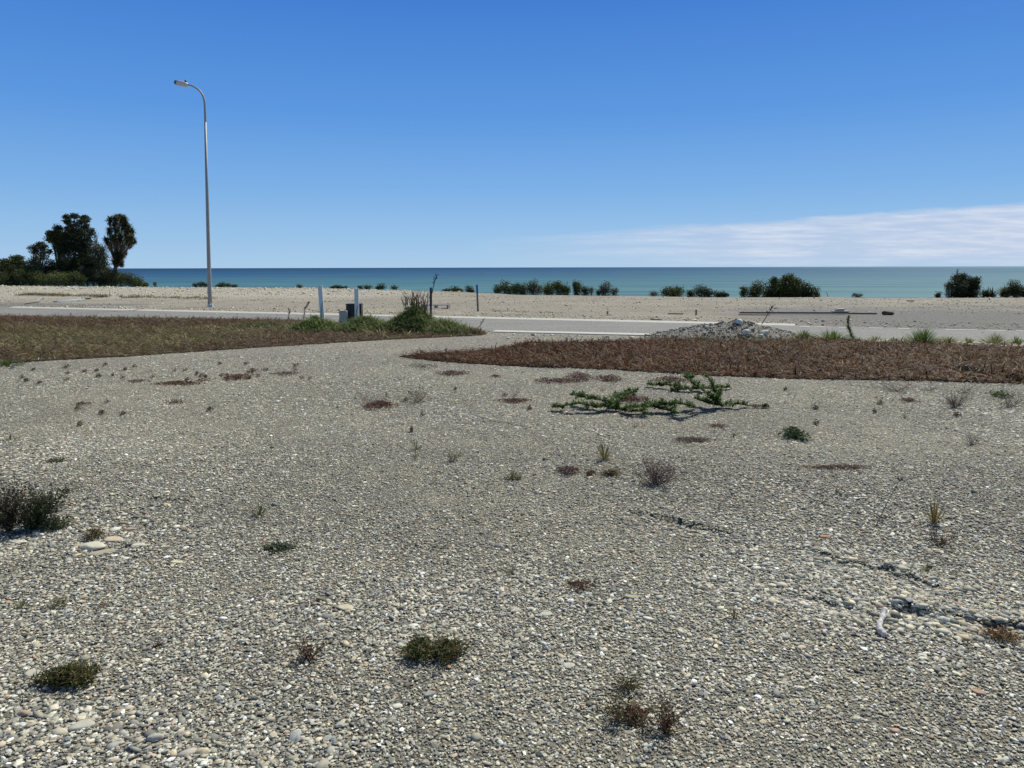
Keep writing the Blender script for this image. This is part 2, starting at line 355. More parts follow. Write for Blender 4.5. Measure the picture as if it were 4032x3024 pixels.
# ---- road and kerbs
def strip(name, a, t, s0, s1, prof, mat, parent=None, n=60):
    # prof: list of (offset along normal, z)
    nrm = Vector((-t.y, t.x, 0)); bm = bmesh.new(); rows = []
    for i in range(n+1):
        s = s0+(s1-s0)*i/n; p = a+t*s
        rows.append([bm.verts.new((p.x+nrm.x*o, p.y+nrm.y*o, z)) for o, z in prof])
    for i in range(n):
        for j in range(len(prof)-1):
            bm.faces.new((rows[i][j], rows[i+1][j], rows[i+1][j+1], rows[i][j+1]))
    bmesh.ops.recalc_face_normals(bm, faces=bm.faces)
    me = bpy.data.meshes.new(name); bm.to_mesh(me); bm.free(); me.materials.append(mat)
    o = bpy.data.objects.new(name, me); col.objects.link(o); return o
def road_mat():
    m, nt = newmat('chip_seal'); N = NT(nt); P = N.pos()
    f = N.vor(P, 55); s = N.n('ShaderNodeSeparateColor'); N.l(f.outputs['Color'], s.inputs[0])
    c = N.ramp(s.outputs[0], [(0, (.115, .115, .105)), (.5, (.195, .195, .178)), (1, (.32, .315, .28))])
    c = N.mix(N.m('MULTIPLY', N.ss(.45, .7, N.noise(P, .7, 5)), .4), c, (.25, .24, .225))
    c = N.mix(N.m('MULTIPLY', N.ss(.5, .62, N.noise(P, 6, 5, .7)), .35), c, (.13, .13, .12))
    mp = N.n('ShaderNodeMapping'); mp.inputs['Rotation'].default_value = (0, 0, -math.atan2(KT.y, KT.x)); mp.inputs['Scale'].default_value = (.12, 2.2, 1); N.l(P, mp.inputs[0])
    c = N.mix(N.m('MULTIPLY', N.ss(.45, .68, N.noise(mp.outputs[0], 1.0, 4, .6)), .45), c, (.27, .26, .22))
    b = N.n('ShaderNodeBsdfPrincipled'); N.l(c, b.inputs['Base Color']); b.inputs['Roughness'].default_value = .85; b.inputs['Specular IOR Level'].default_value = .25
    bp = N.n('ShaderNodeBump'); bp.inputs['Strength'].default_value = .8; bp.inputs['Distance'].default_value = .006; N.l(f.outputs['Distance'], bp.inputs['Height']); N.l(bp.outputs[0], b.inputs['Normal'])
    N.out(b.outputs[0]); return m
# road surface between the two kerb lines (they are nearly parallel)
bm = bmesh.new(); rows = []
for i in range(41):
    s = -140+ i*7.0
    a = K0+KT*(s); tt = (a-G0).dot(GT); g = G0+GT*tt
    rows.append((bm.verts.new((a.x, a.y, .006)), bm.verts.new((g.x, g.y, .006))))
for i in range(40): bm.faces.new((rows[i][0], rows[i][1], rows[i+1][1], rows[i+1][0]))
bmesh.ops.recalc_face_normals(bm, faces=bm.faces)
for f_ in bm.faces:
    if f_.normal.z < 0: f_.normal_flip()
me = bpy.data.meshes.new('road'); bm.to_mesh(me); bm.free(); me.materials.append(road_mat())
road = bpy.data.objects.new('road', me); col.objects.link(road); struct(road, 'grey chip sealed road crossing behind the mown strips')
LK = (K1-K0).length
kerb = struct(strip('kerb', K0, KT, 0.2, LK, [(-.03, .002), (-.02, .012), (.16, .04), (.29, .045), (.31, .0)], M_concrete), 'pale concrete kerb along the far side of the road')
# right-hand run of the far kerb, mostly buried under gravel: short exposed pieces
kb = MB()
for (u0, u1) in [(3150, 3190), (3215, 3250), (3300, 3350), (3420, 3475), (3535, 3580), (3722, 3850), (3880, 3960), (4000, 4032)]:
    a = at(u0, 1286+(u0-3150)*.0195, .012); b = at(u1, 1286+(u1-3150)*.0195, .012)
    w = KN*.085
    pts = [a-w, b-w, b+w, a+w]; 
    kb.add([(*p.xy, .014) for p in pts]+[(*p.xy, .0) for p in pts], [(0, 1, 2), (0, 2, 3), (0, 4, 5), (0, 5, 1), (1, 5, 6), (1, 6, 2), (2, 6, 7), (2, 7, 3), (3, 7, 4), (3, 4, 0)], (.52, .50, .45))
bk = struct(kb.build('kerb', M_stone), 'buried far kerb showing in short pale pieces at the right')
nk = struct(strip('kerb', G0, GT, 0.1, (at(2560, 1323)-G0).length, [(-.19, .0), (-.18, .022), (.18, .03), (.20, .0)], M_concrete), 'pale near kerb strip between the two mown patches')
nk2 = struct(strip('kerb', G0, GT, (at(3400, 1341)-G0).length, (at(5000, 1376)-G0).length, [(-.14, .0), (-.13, .018), (.10, .022), (.12, .0)], M_concrete), 'near kerb strip behind the grass tufts at the right')

# ------------------------------------------------------------------ stones
t_ = (1+5**.5)/2
ICO = np.array([(-1, t_, 0), (1, t_, 0), (-1, -t_, 0), (1, -t_, 0), (0, -1, t_), (0, 1, t_), (0, -1, -t_), (0, 1, -t_), (t_, 0, -1), (t_, 0, 1), (-t_, 0, -1), (-t_, 0, 1)])/math.hypot(1, t_)
ICT = np.array([(0, 11, 5), (0, 5, 1), (0, 1, 7), (0, 7, 10), (0, 10, 11), (1, 5, 9), (5, 11, 4), (11, 10, 2), (10, 7, 6), (7, 1, 8), (3, 9, 4), (3, 4, 2), (3, 2, 6), (3, 6, 8), (3, 8, 9), (4, 9, 5), (2, 4, 11), (6, 2, 10), (8, 6, 7), (9, 8, 1)])
RP = np.array([p for p, c in STONE_RAMP]); RC = np.array([c for p, c in STONE_RAMP])
SB = 1.22
def stone_cols(n, lo=0, hi=1, tint=None):
    f = rng.uniform(lo, hi, n); c = np.stack([np.interp(f, RP, RC[:, k]) for k in range(3)], -1)
    # slight greenish / bluish / warm casts
    c = c*(1+rng.normal(0, .05, (n, 1))*np.array([[1, .25, -1.1]]))*(1+rng.normal(0, .015, (n, 3)))*np.array([[1.16, 1.135, .96]])*SB
    if tint is not None: c = c*np.array(tint)
    return c
OCV = np.array([(1, 0, 0), (.35, .9, .1), (-.8, .6, 0), (-.7, -.7, .1), (.5, -.85, 0), (0, 0, 1)]); OCT = np.array([(0, 1, 5), (1, 2, 5), (2, 3, 5), (3, 4, 5), (4, 0, 5)])
SBX = 0
def add_stones(mb, pos, dia, cols, flat=(.35, .65), sink=.15, tilt=.25, sm=None, low=False):
    n = len(pos); TV, TT = (OCV, OCT) if low else (ICO, ICT); nv = len(TV)
    s = np.stack([dia*.5*rng.uniform(.95, 1.5, n), dia*.5*rng.uniform(.65, 1.0, n), dia*.5*rng.uniform(flat[0], flat[1], n)], -1)
    v = TV[None]*(1+rng.normal(0, .12, (n, nv, 1)))*s[:, None, :]
    tx = rng.normal(0, tilt, n); c_, s_ = np.cos(tx), np.sin(tx)
    y, z = v[..., 1]*c_[:, None]-v[..., 2]*s_[:, None], v[..., 1]*s_[:, None]+v[..., 2]*c_[:, None]
    v = np.stack([v[..., 0], y, z], -1)
    a = rng.uniform(0, 2*np.pi, n); ca, sa = np.cos(a)[:, None], np.sin(a)[:, None]
    v = np.stack([v[..., 0]*ca-v[..., 1]*sa, v[..., 0]*sa+v[..., 1]*ca, v[..., 2]], -1)
    v[..., 2] += (s[:, 2]*(1-2*sink))[:, None]*.6
    v += pos[:, None, :]
    t = (TT[None]+(np.arange(n)*nv)[:, None, None]).reshape(-1, 3)
    mb.add(v.reshape(-1, 3), t, np.repeat(np.clip(cols, .02, .88), nv, 0), sm)
gm = MB()
def wedge(n, y0, y1, margin=.8, k=.72):
    y = np.sqrt(rng.uniform(y0*y0, y1*y1, n)); x = rng.uniform(-1, 1, n)*(k*y+margin); return x, y
def lay(n, y0, y1, dmed, sig, dmax, flat=(.28, .55), lo=0, hi=1, fade=False, sm=False):
    sf = .12*y0; x, y = wedge(int(n*1.18), max(1.8, y0-sf), y1+.12*y1)
    k0 = rng.uniform(0, 1, len(y)) < np.clip((y-(y0-sf))/(2*sf), 0, 1)*np.clip((y1*1.12-y)/(.24*y1), 0, 1) if y0 > 2 else rng.uniform(0, 1, len(y)) < np.clip((y1*1.12-y)/(.24*y1), 0, 1)
    x, y = x[k0], y[k0]; n = len(x)
    if fade:
        k = (rng.uniform(0, 1, n) < 1-((y-y0)/(y1-y0))**.8) & ((x-G0.x)*-GT.y+(y-G0.y)*GT.x < -.4); x, y = x[k], y[k]; n = len(x)
    d = np.minimum(dmed*np.exp(rng.normal(0, sig, n)), dmax)
    patch = 1+.34*vnoise(x, y, .7, 7.0)+.16*vnoise(x, y, 2.6, 2.0)
    d = d*patch; low_ = y0 > 5.5
    c = stone_cols(n, lo, hi)*(1+.13*vnoise(x, y*1.6, .45, 3.)+.10*vnoise(x, y, 1.9, 8.)+.05*vnoise(x, y, 5, 1.))[:, None]
    add_stones(gm, np.stack([x, y, H(x, y)+(0 if low_ else .002)], -1), d, c, flat, tilt=.18 if low_ else .38, sm=sm, sink=.05, low=low_)
lay(140000, 1.9, 4.0, .0090, .40, .030)
lay(92000, 4.0, 5.8, .0108, .38, .034)
lay(105000, 5.8, 8.2, .0138, .34, .036)
lay(120000, 8.2, 12.5, .0165, .32, .038)
lay(95000, 12.5, 21.0, .020, .3, .045, fade=True)
lay(700, 1.9, 8, .024, .3, .05, (.20, .34), sm=True)
# coarser bands
def band(pts_px, n, spread, dmed, dmax, flat=(.3, .6), near=0.0):
    dmed *= .62; dmax *= .8; n = int(n*1.6)
    P = [at(u, v) for u, v in pts_px]; k = len(P)-1
    tt = rng.uniform(0, k, n); i = np.minimum(tt.astype(int), k-1); f = tt-i
    A = np.array([[p.x, p.y] for p in P]); q = A[i]*(1-f)[:, None]+A[i+1]*f[:, None]
    q = q+rng.normal(0, 1, (n, 2))*np.array(spread); q[:, 1] -= near
    d = np.minimum(dmed*np.exp(rng.normal(0, .4, n)), dmax)
    add_stones(gm, np.stack([q[:, 0], q[:, 1], H(q[:, 0], q[:, 1])], -1), d, stone_cols(n, .1, .95), flat, tilt=.35, sm=True)
band(RIDGES[0][0], 420, (.10, .10), .032, .075, near=.05)
band(RIDGES[1][0], 260, (.10, .07), .034, .08, near=.03)
band(RIDGES[-1][0], 330, (.12, .07), .040, .09, near=.02)
band([(2900, 2150), (3300, 2280), (3700, 2380), (4100, 2440)], 900, (.35, .28), .028, .06)
band([(0, 2820), (350, 2870), (900, 2950), (1250, 3010)], 650, (.12, .09), .030, .075, (.2, .4))
band([(-200, 2170), (200, 2150), (600, 2080)], 500, (.3, .2), .036, .10, (.2, .4))
band([(-100, 2010), (400, 2020), (700, 1960)], 250, (.5, .25), .034, .07)
band([(2000, 2330), (2500, 2380), (3000, 2400)], 500, (.5, .3), .028, .06)
band([(900, 2420), (1600, 2450), (2000, 2470)], 500, (.5, .2), .026, .055)
gravel = tag(gm.build('gravel', M_stone, smooth=True), 'loose grey beach pebbles covering the near lot', 'gravel', kind='stuff')
# far stones: verge beyond the kerb, bank, kerb debris
fm = MB()
def far_stones(poly, n, dmed, dmax, bright=(1, 1, 1), lo=.3):
    A = np.array([[p.x, p.y] for p in poly]); mn, mxx = A.min(0), A.max(0)
    q = rng.uniform(mn, mxx, (n*4, 2)); q = q[inpoly(q, A)][:n]; m_ = len(q)
    d = np.minimum(dmed*np.exp(rng.normal(0, .45, m_)), dmax)
    c = stone_cols(m_, lo, 1)*np.array(bright)
    add_stones(fm, np.stack([q[:, 0], q[:, 1], H(q[:, 0], q[:, 1])], -1), d, np.clip(c, 0, .85), (.5, .9))
def inpoly(q, A):
    inside = np.zeros(len(q), bool); j = len(A)-1
    for i in range(len(A)):
        c = ((A[i, 1] > q[:, 1]) != (A[j, 1] > q[:, 1])) & (q[:, 0] < (A[j, 0]-A[i, 0])*(q[:, 1]-A[i, 1])/(A[j, 1]-A[i, 1]+1e-12)+A[i, 0])
        inside ^= c; j = i
    return inside
V2 = lambda x, y: Vector((x, y, 0))
far_stones([K0+KN*.4, K0+KT*LK*1.2+KN*.4, K0+KT*LK*1.2+KN*3, K0+KN*3], 3600, .036, .13, (1.3, 1.18, .98), .3)
far_stones([V2(-38, 44), V2(-3, 42), V2(-3, 48), V2(-38, 52)], 3000, .055, .2, (1.3, 1.25, 1.1), .5)
far_stones([V2(-36, 50), V2(-8, 47), V2(30, 38.5), V2(30, 40.2), V2(-8, 48.8), V2(-36, 51.2)], 2200, .06, .15, (1.4, 1.3, 1.1), .4)
far_stones([V2(-24, 31), V2(24, 24), V2(28, 38), V2(-30, 44)], 5000, .030, .09, (1.15, 1.08, .9), .15)
far_stones([K0, K0+KT*LK*1.2, K0+KT*LK*1.2-KN*1.2, K0-KN*.6], 500, .02, .05, (1.1, 1.05, .9), .3)
far_stones([G0-GT*3, G0+GT*14, G0+GT*14+Vector((.2, 1.0, 0)), G0-GT*3+Vector((.2, 1.0, 0))], 900, .016, .04, (1.05, 1, .9), .2)
far_stones([at(1930, 1312), at(2700, 1330), at(2700, 1348), at(2000, 1340)], 420, .03, .11, (1.3, 1.25, 1.15), .3)
far_stones([at(3350, 1340), at(4300, 1358), at(4300, 1376), at(3350, 1350)], 1500, .04, .11, (1.35, 1.3, 1.2), .3)
tag(fm.build('gravel', M_stone, smooth=True), 'pale tan stones strewn over the lot beyond the road and its kerbs', 'gravel', kind='stuff')

# ------------------------------------------------------------------ plant pieces
def pal(cols, n, jit=.18):
    c = np.array(cols)[rng.integers(0, len(cols), n)]
    return c*(1+rng.normal(0, jit, (n, 1)))*(1+rng.normal(0, .05, (n, 3)))
def blades(mb, base, az, elv, ln, wd, bend, cols):
    """narrow tapering leaves: base (n,3), azimuth, elevation, length, width, droop (radians), colour"""
    n = len(base); az = np.asarray(az); base = np.asarray(base, float)
    h = np.stack([np.cos(az), np.sin(az), 0*az], -1); side = np.stack([-np.sin(az), np.cos(az), 0*az], -1)
    tw = rng.normal(0, .5, n)[:, None]; up = np.array([0, 0, 1.])
    side = side*np.cos(tw)+up*np.sin(tw)*.6
    P = [base]; e = np.array(elv, float)
    for k in range(3):
        P.append(P[-1]+(h*np.cos(e)[:, None]+up*np.sin(e)[:, None])*(ln/3)[:, None]); e = e-bend/2.2
    w = (wd*.5)[:, None]
    V = np.stack([P[0]-side*w*.7, P[0]+side*w*.7, P[1]-side*w, P[1]+side*w, P[2]-side*w*.75, P[2]+side*w*.75, P[3]], 1)
    T = np.array([(0, 1, 3), (0, 3, 2), (2, 3, 5), (2, 5, 4), (4, 5, 6)])
    t = (T[None]+(np.arange(n)*7)[:, None, None]).reshape(-1, 3)
    cc = np.repeat(cols[:, None, :], 7, 1)
    mb.add(V.reshape(-1, 3), t, np.clip(cc.reshape(-1, 3), .004, .9))
def leaves(mb, pos, size, cols, flat=0.0, aspect=.55):
    """small pointed leaves at random angles"""
    n = len(pos); size = np.asarray(size)*np.ones(n)
    d = rng.normal(0, 1, (n, 3)); d[:, 2] *= (1-flat); d /= np.linalg.norm(d, axis=1, keepdims=True)
    q = rng.normal(0, 1, (n, 3)); q[:, 2] *= (1-flat); s = np.cross(d, q); s /= np.linalg.norm(s, axis=1, keepdims=True)+1e-9
    if flat: s = s*(1-flat)+np.cross(d, np.array([0, 0, 1.]))*flat
    a = size[:, None]
    V = np.stack([pos-d*a*.5, pos+s*a*aspect*.5, pos+d*a*.5, pos-s*a*aspect*.5], 1)
    t = (np.array([(0, 1, 2), (0, 2, 3)])[None]+(np.arange(n)*4)[:, None, None]).reshape(-1, 3)
    mb.add(V.reshape(-1, 3), t, np.clip(np.repeat(cols, 4, 0), .004, .9))
def tube(mb, pts, rads, c, sides=5, cap=True):
    pts = [Vector(p) for p in pts]; n = len(pts); V = []; T = []
    for i, p in enumerate(pts):
        d = (pts[min(i+1, n-1)]-pts[max(i-1, 0)]).normalized()
        a = d.orthogonal().normalized() if i == 0 else (a-d*a.dot(d)).normalized()
        b = d.cross(a); r = rads[i] if hasattr(rads, '__len__') else rads
        for k in range(sides):
            th = 2*math.pi*k/sides; V.append(p+(a*math.cos(th)+b*math.sin(th))*r)
    for i in range(n-1):
        for k in range(sides):
            a0 = i*sides+k; a1 = i*sides+(k+1) % sides
            T += [(a0, a1, a1+sides), (a0, a1+sides, a0+sides)]
    if cap:
        V += [pts[0], pts[-1]]; s0 = len(V)-2
        for k in range(sides):
            T += [(s0, (k+1) % sides, k), (s0+1, (n-1)*sides+k, (n-1)*sides+(k+1) % sides)]
    mb.add([tuple(v) for v in V], T, c)
def wiggle(p, d, L, n, amp, droop=0.0):
    p = Vector(p); d = Vector(d).normalized(); out = [p.copy()]
    for i in range(n):
        d = (d+Vector((random.gauss(0, amp), random.gauss(0, amp), random.gauss(0, amp)-droop))).normalized()
        p = p+d*(L/n); out.append(p.copy())
    return out
def box(mb, c, half, rotz=0.0, colr=(.5, .5, .5), tiltx=0.0, bev=0.0):
    """box with chamfered vertical and top edges"""
    bm = bmesh.new(); bmesh.ops.create_cube(bm, size=2)
    for v in bm.verts: v.co = Vector((v.co.x*half[0], v.co.y*half[1], v.co.z*half[2]))
    if bev: bmesh.ops.bevel(bm, geom=list(bm.edges), offset=bev, segments=2, affect='EDGES')
    bmesh.ops.triangulate(bm, faces=bm.faces)
    Mx = Matrix.Translation(c) @ Matrix.Rotation(rotz, 4, 'Z') @ Matrix.Rotation(tiltx, 4, 'Y')
    bm.verts.ensure_lookup_table(); bm.verts.index_update()
    V = [tuple(Mx @ v.co) for v in bm.verts]; T = [[v.index for v in f.verts] for f in bm.faces]
    mb.add(V, T, colr); bm.free()
GREEN = [(.085, .125, .03), (.055, .095, .025), (.12, .16, .05), (.045, .075, .02)]
OLIVE = [(.16, .15, .055), (.12, .12, .04), (.21, .19, .08), (.09, .10, .03)]
STRAW = [(.40, .33, .19), (.30, .24, .13), (.46, .40, .25), (.22, .17, .09)]
RUST = [(.12, .055, .035), (.085, .045, .03), (.16, .075, .045), (.07, .05, .035)]
PURPLE = [(.13, .085, .08), (.095, .065, .06), (.17, .12, .105), (.11, .06, .05)]

# ---- mown strips: thatch lying on soil sheets
LEFT = [(-1500, 1232), (-600, 1240), (0, 1246), (600, 1254), (1100, 1260), (1300, 1270), (1600, 1285), (1830, 1300), (1905, 1316), (1880, 1322), (1500, 1339), (1000, 1370), (700, 1390), (500, 1404), (200, 1420), (0, 1432), (-600, 1472), (-1500, 1540)]
RIGHT = [(1575, 1404), (1650, 1396), (1800, 1388), (1950, 1376), (2020, 1364), (2080, 1350), (2260, 1349), (2440, 1345), (2600, 1338), (2800, 1340), (3000, 1343), (3200, 1338), (3390, 1347), (3700, 1358), (4032, 1370), (5000, 1392), (6000, 1410), (6000, 1580), (4800, 1536), (4032, 1512), (3600, 1500), (3200, 1493), (2850, 1482), (2700, 1474), (2400, 1455), (2100, 1446), (1950, 1438), (1750, 1424), (1620, 1411)]
def soil_mat(name, c0, c1, c2):
    m, nt = newmat(name); N = NT(nt); P = N.pos()
    c = N.mix(N.ss(.35, .65, N.noise(P, 3.0, 5, .65)), c0, c1); c = N.mix(N.ss(.5, .7, N.noise(P, 18, 5, .7)), c, c2)
    b = N.n('ShaderNodeBsdfPrincipled'); N.l(c, b.inputs['Base Color']); b.inputs['Roughness'].default_value = .95; b.inputs['Specular IOR Level'].default_value = .1
    bp = N.n('ShaderNodeBump'); bp.inputs['Strength'].default_value = 1; bp.inputs['Distance'].default_value = .03; N.l(N.noise(P, 25, 5, .7), bp.inputs['Height']); N.l(bp.outputs[0], b.inputs['Normal'])
    N.out(b.outputs[0]); return m
def thatch(poly_px, n, soil, name_label, colfn, tall, lump):
    P = [at(u, v) for u, v in poly_px]
    A = np.array([[p.x, p.y] for p in P])
    P2 = []
    for i in range(len(P)):
        a_, b_ = P[i], P[(i+1) % len(P)]; m_ = max(1, min(60, int((b_-a_).length/.12)))
        for j in range(m_):
            p_ = a_.lerp(b_, j/m_); c_ = Vector((random.gauss(0, .025), random.gauss(0, .035), 0)); P2.append(p_+c_)
    bm = bmesh.new(); top = [bm.verts.new((p.x, p.y, .014)) for p in P2]; bot = [bm.verts.new((p.x, p.y, -.01)) for p in P2]
    bm.faces.new(top)
    for i in range(len(P2)):
        j = (i+1) % len(P2); bm.faces.new((top[i], top[j], bot[j], bot[i]))
    bmesh.ops.recalc_face_normals(bm, faces=bm.faces); bmesh.ops.triangulate(bm, faces=bm.faces)
    me = bpy.data.meshes.new('soil'); bm.to_mesh(me); bm.free(); me.materials.append(soil)
    s = bpy.data.objects.new('soil', me); col.objects.link(s); struct(s, 'soil under the '+name_label)
    mb = MB(); mn, mxx = A.min(0), A.max(0); mn[0] = max(mn[0], -26); mxx[0] = min(mxx[0], 20)
    q = rng.uniform(mn, mxx, (int(n*3.2), 2)); q = q[inpoly(q, A)]; q = q[:n]
    k = len(q); cols, dens = colfn(q[:, 0], q[:, 1], k)
    lump = lump*.6; lum = lump*np.clip(vnoise(q[:, 0], q[:, 1], 2.2, 5), 0, 1)+lump*.6*np.clip(vnoise(q[:, 0], q[:, 1], 6, 9), 0, 1)
    z = .018+lum*rng.uniform(0, 1, k)
    ln = rng.uniform(.08, .30, k)*tall; e = np.abs(rng.normal(.18, .34, k)); 
    az = rng.uniform(0, 2*np.pi, k)
    blades(mb, np.stack([q[:, 0], q[:, 1], z], -1), az, e, ln, rng.uniform(.007, .022, k), rng.uniform(.1, 1.0, k), cols*(1+.30*vnoise(q[:, 0]*.6, q[:, 1], 2.3, 1.)+.2*vnoise(q[:, 0], q[:, 1], 7., 4.))[:, None])
    return mb
def colL(x, y, k):
    f = vnoise(x*.5, y, .8, 1.0)+.35*vnoise(x, y, 3, 2.)
    yel = sstep(14, 17.5, y)*(1-sstep(19.5, 22, y))*(1-sstep(-7, -3, x))+.8*(1-sstep(-9, -5.5, x))*(1-sstep(17, 19, y))
    a = pal([(.23, .185, .09), (.15, .12, .06), (.33, .28, .15), (.12, .12, .042), (.14, .14, .05)], k, .28); b = pal([(.15, .085, .05), (.10, .055, .033), (.22, .15, .09), (.085, .05, .033)], k, .28)
    p = np.clip(.30+.55*yel+.45*f+rng.normal(0, .25, k), 0, 1)
    return np.where((p > .55)[:, None], a, b)*.88, None
def colR(x, y, k):
    f = vnoise(x*.6, y, 1.1, 3.0)+.35*vnoise(x, y, 4, 2.)
    a = pal([(.20, .135, .062), (.31, .23, .125), (.13, .085, .038), (.13, .12, .042)], k, .3); b = pal([(.135, .066, .030), (.09, .043, .020), (.17, .09, .042), (.06, .034, .018)], k, .3)
    p = np.clip(.25+.3*f+rng.normal(0, .28, k)+.22*sstep(2, 9, x), 0, 1)
    return np.where((p > .52)[:, None], a, b)*np.array([[.78, .68, .55]]), None
S1 = soil_mat('brown_soil_olive', (.07, .052, .03), (.10, .08, .045), (.05, .038, .024)); S2 = soil_mat('brown_soil_rust', (.075, .04, .026), (.10, .058, .036), (.045, .028, .02))
tl = thatch(LEFT, 78000, S1, 'left mown strip', colL, 1.0, .07)
tag(tl.build('dry_grass', M_blade), 'olive and brown mown thatch on the left strip beside the road', 'dry grass', kind='stuff')
tr = thatch(RIGHT, 70000, S2, 'right mown strip', colR, .85, .06)
tag(tr.build('dry_grass', M_blade), 'reddish brown mown thatch on the right strip', 'dry grass', kind='stuff')

# ---- grass tufts etc placed by pixel
def tuft_mesh(mb, P, w, h, n, cols, width=.006, lean=0.0, bend=.7, core=.25):
    r = rng.uniform(0, 1, n)**.7; a = rng.uniform(0, 2*np.pi, n)
    base = np.stack([P.x+np.cos(a)*r*w*core*.5, P.y+np.sin(a)*r*w*core*.5, P.z+0*a], -1)
    phi = np.clip(r*1.25*math.atan2(w*.5, h*.6)+rng.normal(0, .07, n), 0, 1.4); e = np.pi/2-phi
    L = np.hypot(w*.62*np.sin(phi), h*1.12*np.cos(phi))*rng.uniform(.65, 1.1, n)
    az = a+rng.normal(0, .3, n)
    if lean:
        base[:, 0] += 0; az = np.where(rng.uniform(0, 1, n) < abs(lean), 0.0 if lean > 0 else np.pi, az)
    blades(mb, base, az, e, L, rng.uniform(.6, 1.3, n)*width, np.full(n, bend)*rng.uniform(.2, 1, n), pal(cols, n))
def gpos(u, v):
    p = at(u, v); p.z = Hs(p.x, p.y) if p.y < 11.5 or p.y > 25 else 0.0
    return p
def tuft(u0, u1, vb, vt, label, cols=OLIVE, n=40, width=.006, cat='grass tuft', name='grass_tuft', group=None, bend=.7, lean=0, dead=None, core=.25):
    P = gpos((u0+u1)/2, vb); s = P.y/F*1.03; w = (u1-u0)*s; h = (vb-vt)*s*.92
    mb = MB(); tuft_mesh(mb, P, w, h, n, cols, max(width, s*.45), lean, bend, core)
    if dead: tuft_mesh(mb, P, w*.8, h*.45, int(n*.5), dead, max(width, s*.45), 0, 1.0, .4)
    o = mb.build(name, M_blade, origin=tuple(P)); tag(o, label, cat, group); return o
def twigweed(u0, u1, vb, vt, label, cols=PURPLE, n=14, leafc=None, nleaf=0, lsize=.01, name='dead_weed', cat='dead weed', group=None, side=0.0, forks=4, thick=1.0):
    P = gpos((u0+u1)/2, vb); s = P.y/F*1.03; w = (u1-u0)*s*.78; h = (vb-vt)*s*1.1
    th = thick*max(.0014, s*.30); mb = MB(); L = MB() if nleaf else None; tips = []
    for i in range(n):
        a = random.uniform(0, 2*math.pi); r = random.uniform(.25, 1)
        tgt = Vector((math.cos(a)*r*w+side*w, math.sin(a)*r*w*.8, h*random.uniform(.5, 1.15)*(1.15-r*.4)))
        c = cols[random.randrange(len(cols))]; k = random.uniform(.75, 1.25); c = tuple(x*k for x in c)
        pts = wiggle(P+Vector((random.gauss(0, w*.06), random.gauss(0, w*.06), 0)), tgt, tgt.length, 5, .16); tube(mb, pts, [th, th*.9, th*.8, th*.65, th*.5, th*.3], c, 3, False); tips += pts[2:]
        for j in range(forks):
            b = pts[random.randrange(1, 5)]; d = (tgt.normalized()+Vector((random.gauss(0, .6), random.gauss(0, .6), random.gauss(.1, .35))))
            q = wiggle(b, d, tgt.length*random.uniform(.2, .42), 3, .2); tube(mb, q, [th*.6, th*.5, th*.4, th*.25], c, 3, False); tips += q[1:]
    if not nleaf:
        o = mb.build(name, M_twig, origin=tuple(P)); return tag(o, label, cat, group)
    t = thing(name, P, label, cat, group)
    mb.build('stem', M_twig, t)
    T = np.array([tuple(x) for x in tips]); idx = rng.integers(0, len(T), nleaf)
    leaves(L, T[idx]+rng.normal(0, w*.05, (nleaf, 3)), max(lsize, s*.8)*rng.uniform(.6, 1.3, nleaf), pal(leafc, nleaf)); L.build('foliage', M_leaf, t)
    return t
def matweed(u0, u1, v0, v1, label, cols=RUST, n=500, hgt=.03, lsize=.016, name='mat_weed', cat='weed', group=None, blade=False, fringe=1.0):
    um = (u0+u1)/2; P = gpos(um, (v0+v1)/2); a = at(um, v0); b = at(um, v1); dep = max(abs(a.y-b.y)*.5, .05); s = P.y/F*1.03; w = (u1-u0)*s*.5
    cols = [tuple(q*1.3 for q in cc) for cc in cols]; n = int(n*(1.25 if um < 0 or v1 < 2000 else .75)); mb = MB(); r = rng.uniform(0, 1, n)**.6*rng.uniform(.75, 1.12, n); th = rng.uniform(0, 2*np.pi, n)
    lob = 1+.25*np.sin(3*th+rng.uniform(0, 6))+.18*np.sin(7*th+rng.uniform(0, 6))
    x = P.x+np.cos(th)*r*w*lob; y = P.y+np.sin(th)*r*dep*lob
    zz = H(x, y)*((y < 11.5) | (y > 25))+.006+rng.uniform(0.004, hgt*.75+.010, n)*(1.15-.6*np.minimum(r, 1))
    base = np.stack([x, y, zz], -1); n = n; sz = max(lsize*1.35, s*1.3)
    k = int(n*.6) if blade else 0
    leaves(mb, base[k:], sz*rng.uniform(.5, 1.3, n-k), pal(cols, n-k), .3)
    m_ = max(k, int(n*.16*fringe))
    blades(mb, base[:m_], rng.uniform(0, 6.28, m_), rng.uniform(.05, .8, m_), rng.uniform(.8, 2.0, m_)*sz+hgt*.3, np.full(m_, max(.0025, s*.3)), rng.uniform(0, .8, m_), pal(cols, m_))
    for q in range(9):
        a_ = q*.7+random.uniform(-.2, .2); e_ = Vector((P.x+math.cos(a_)*w*.98, P.y+math.sin(a_)*dep*.98, 0)); e_.z = (Hs(e_.x, e_.y) if (e_.y < 11.5 or e_.y > 25) else 0)+.012
        st_ = Vector((P.x, P.y, P.z+.012)); tube(mb, [st_, st_.lerp(e_, .5)+Vector((0, 0, .008)), e_], [max(.0016, s*.25), max(.0014, s*.2), max(.001, s*.12)], cols[0], 3, False)
    o = mb.build(name, M_leaf, origin=tuple(P)); return tag(o, label, cat, group)
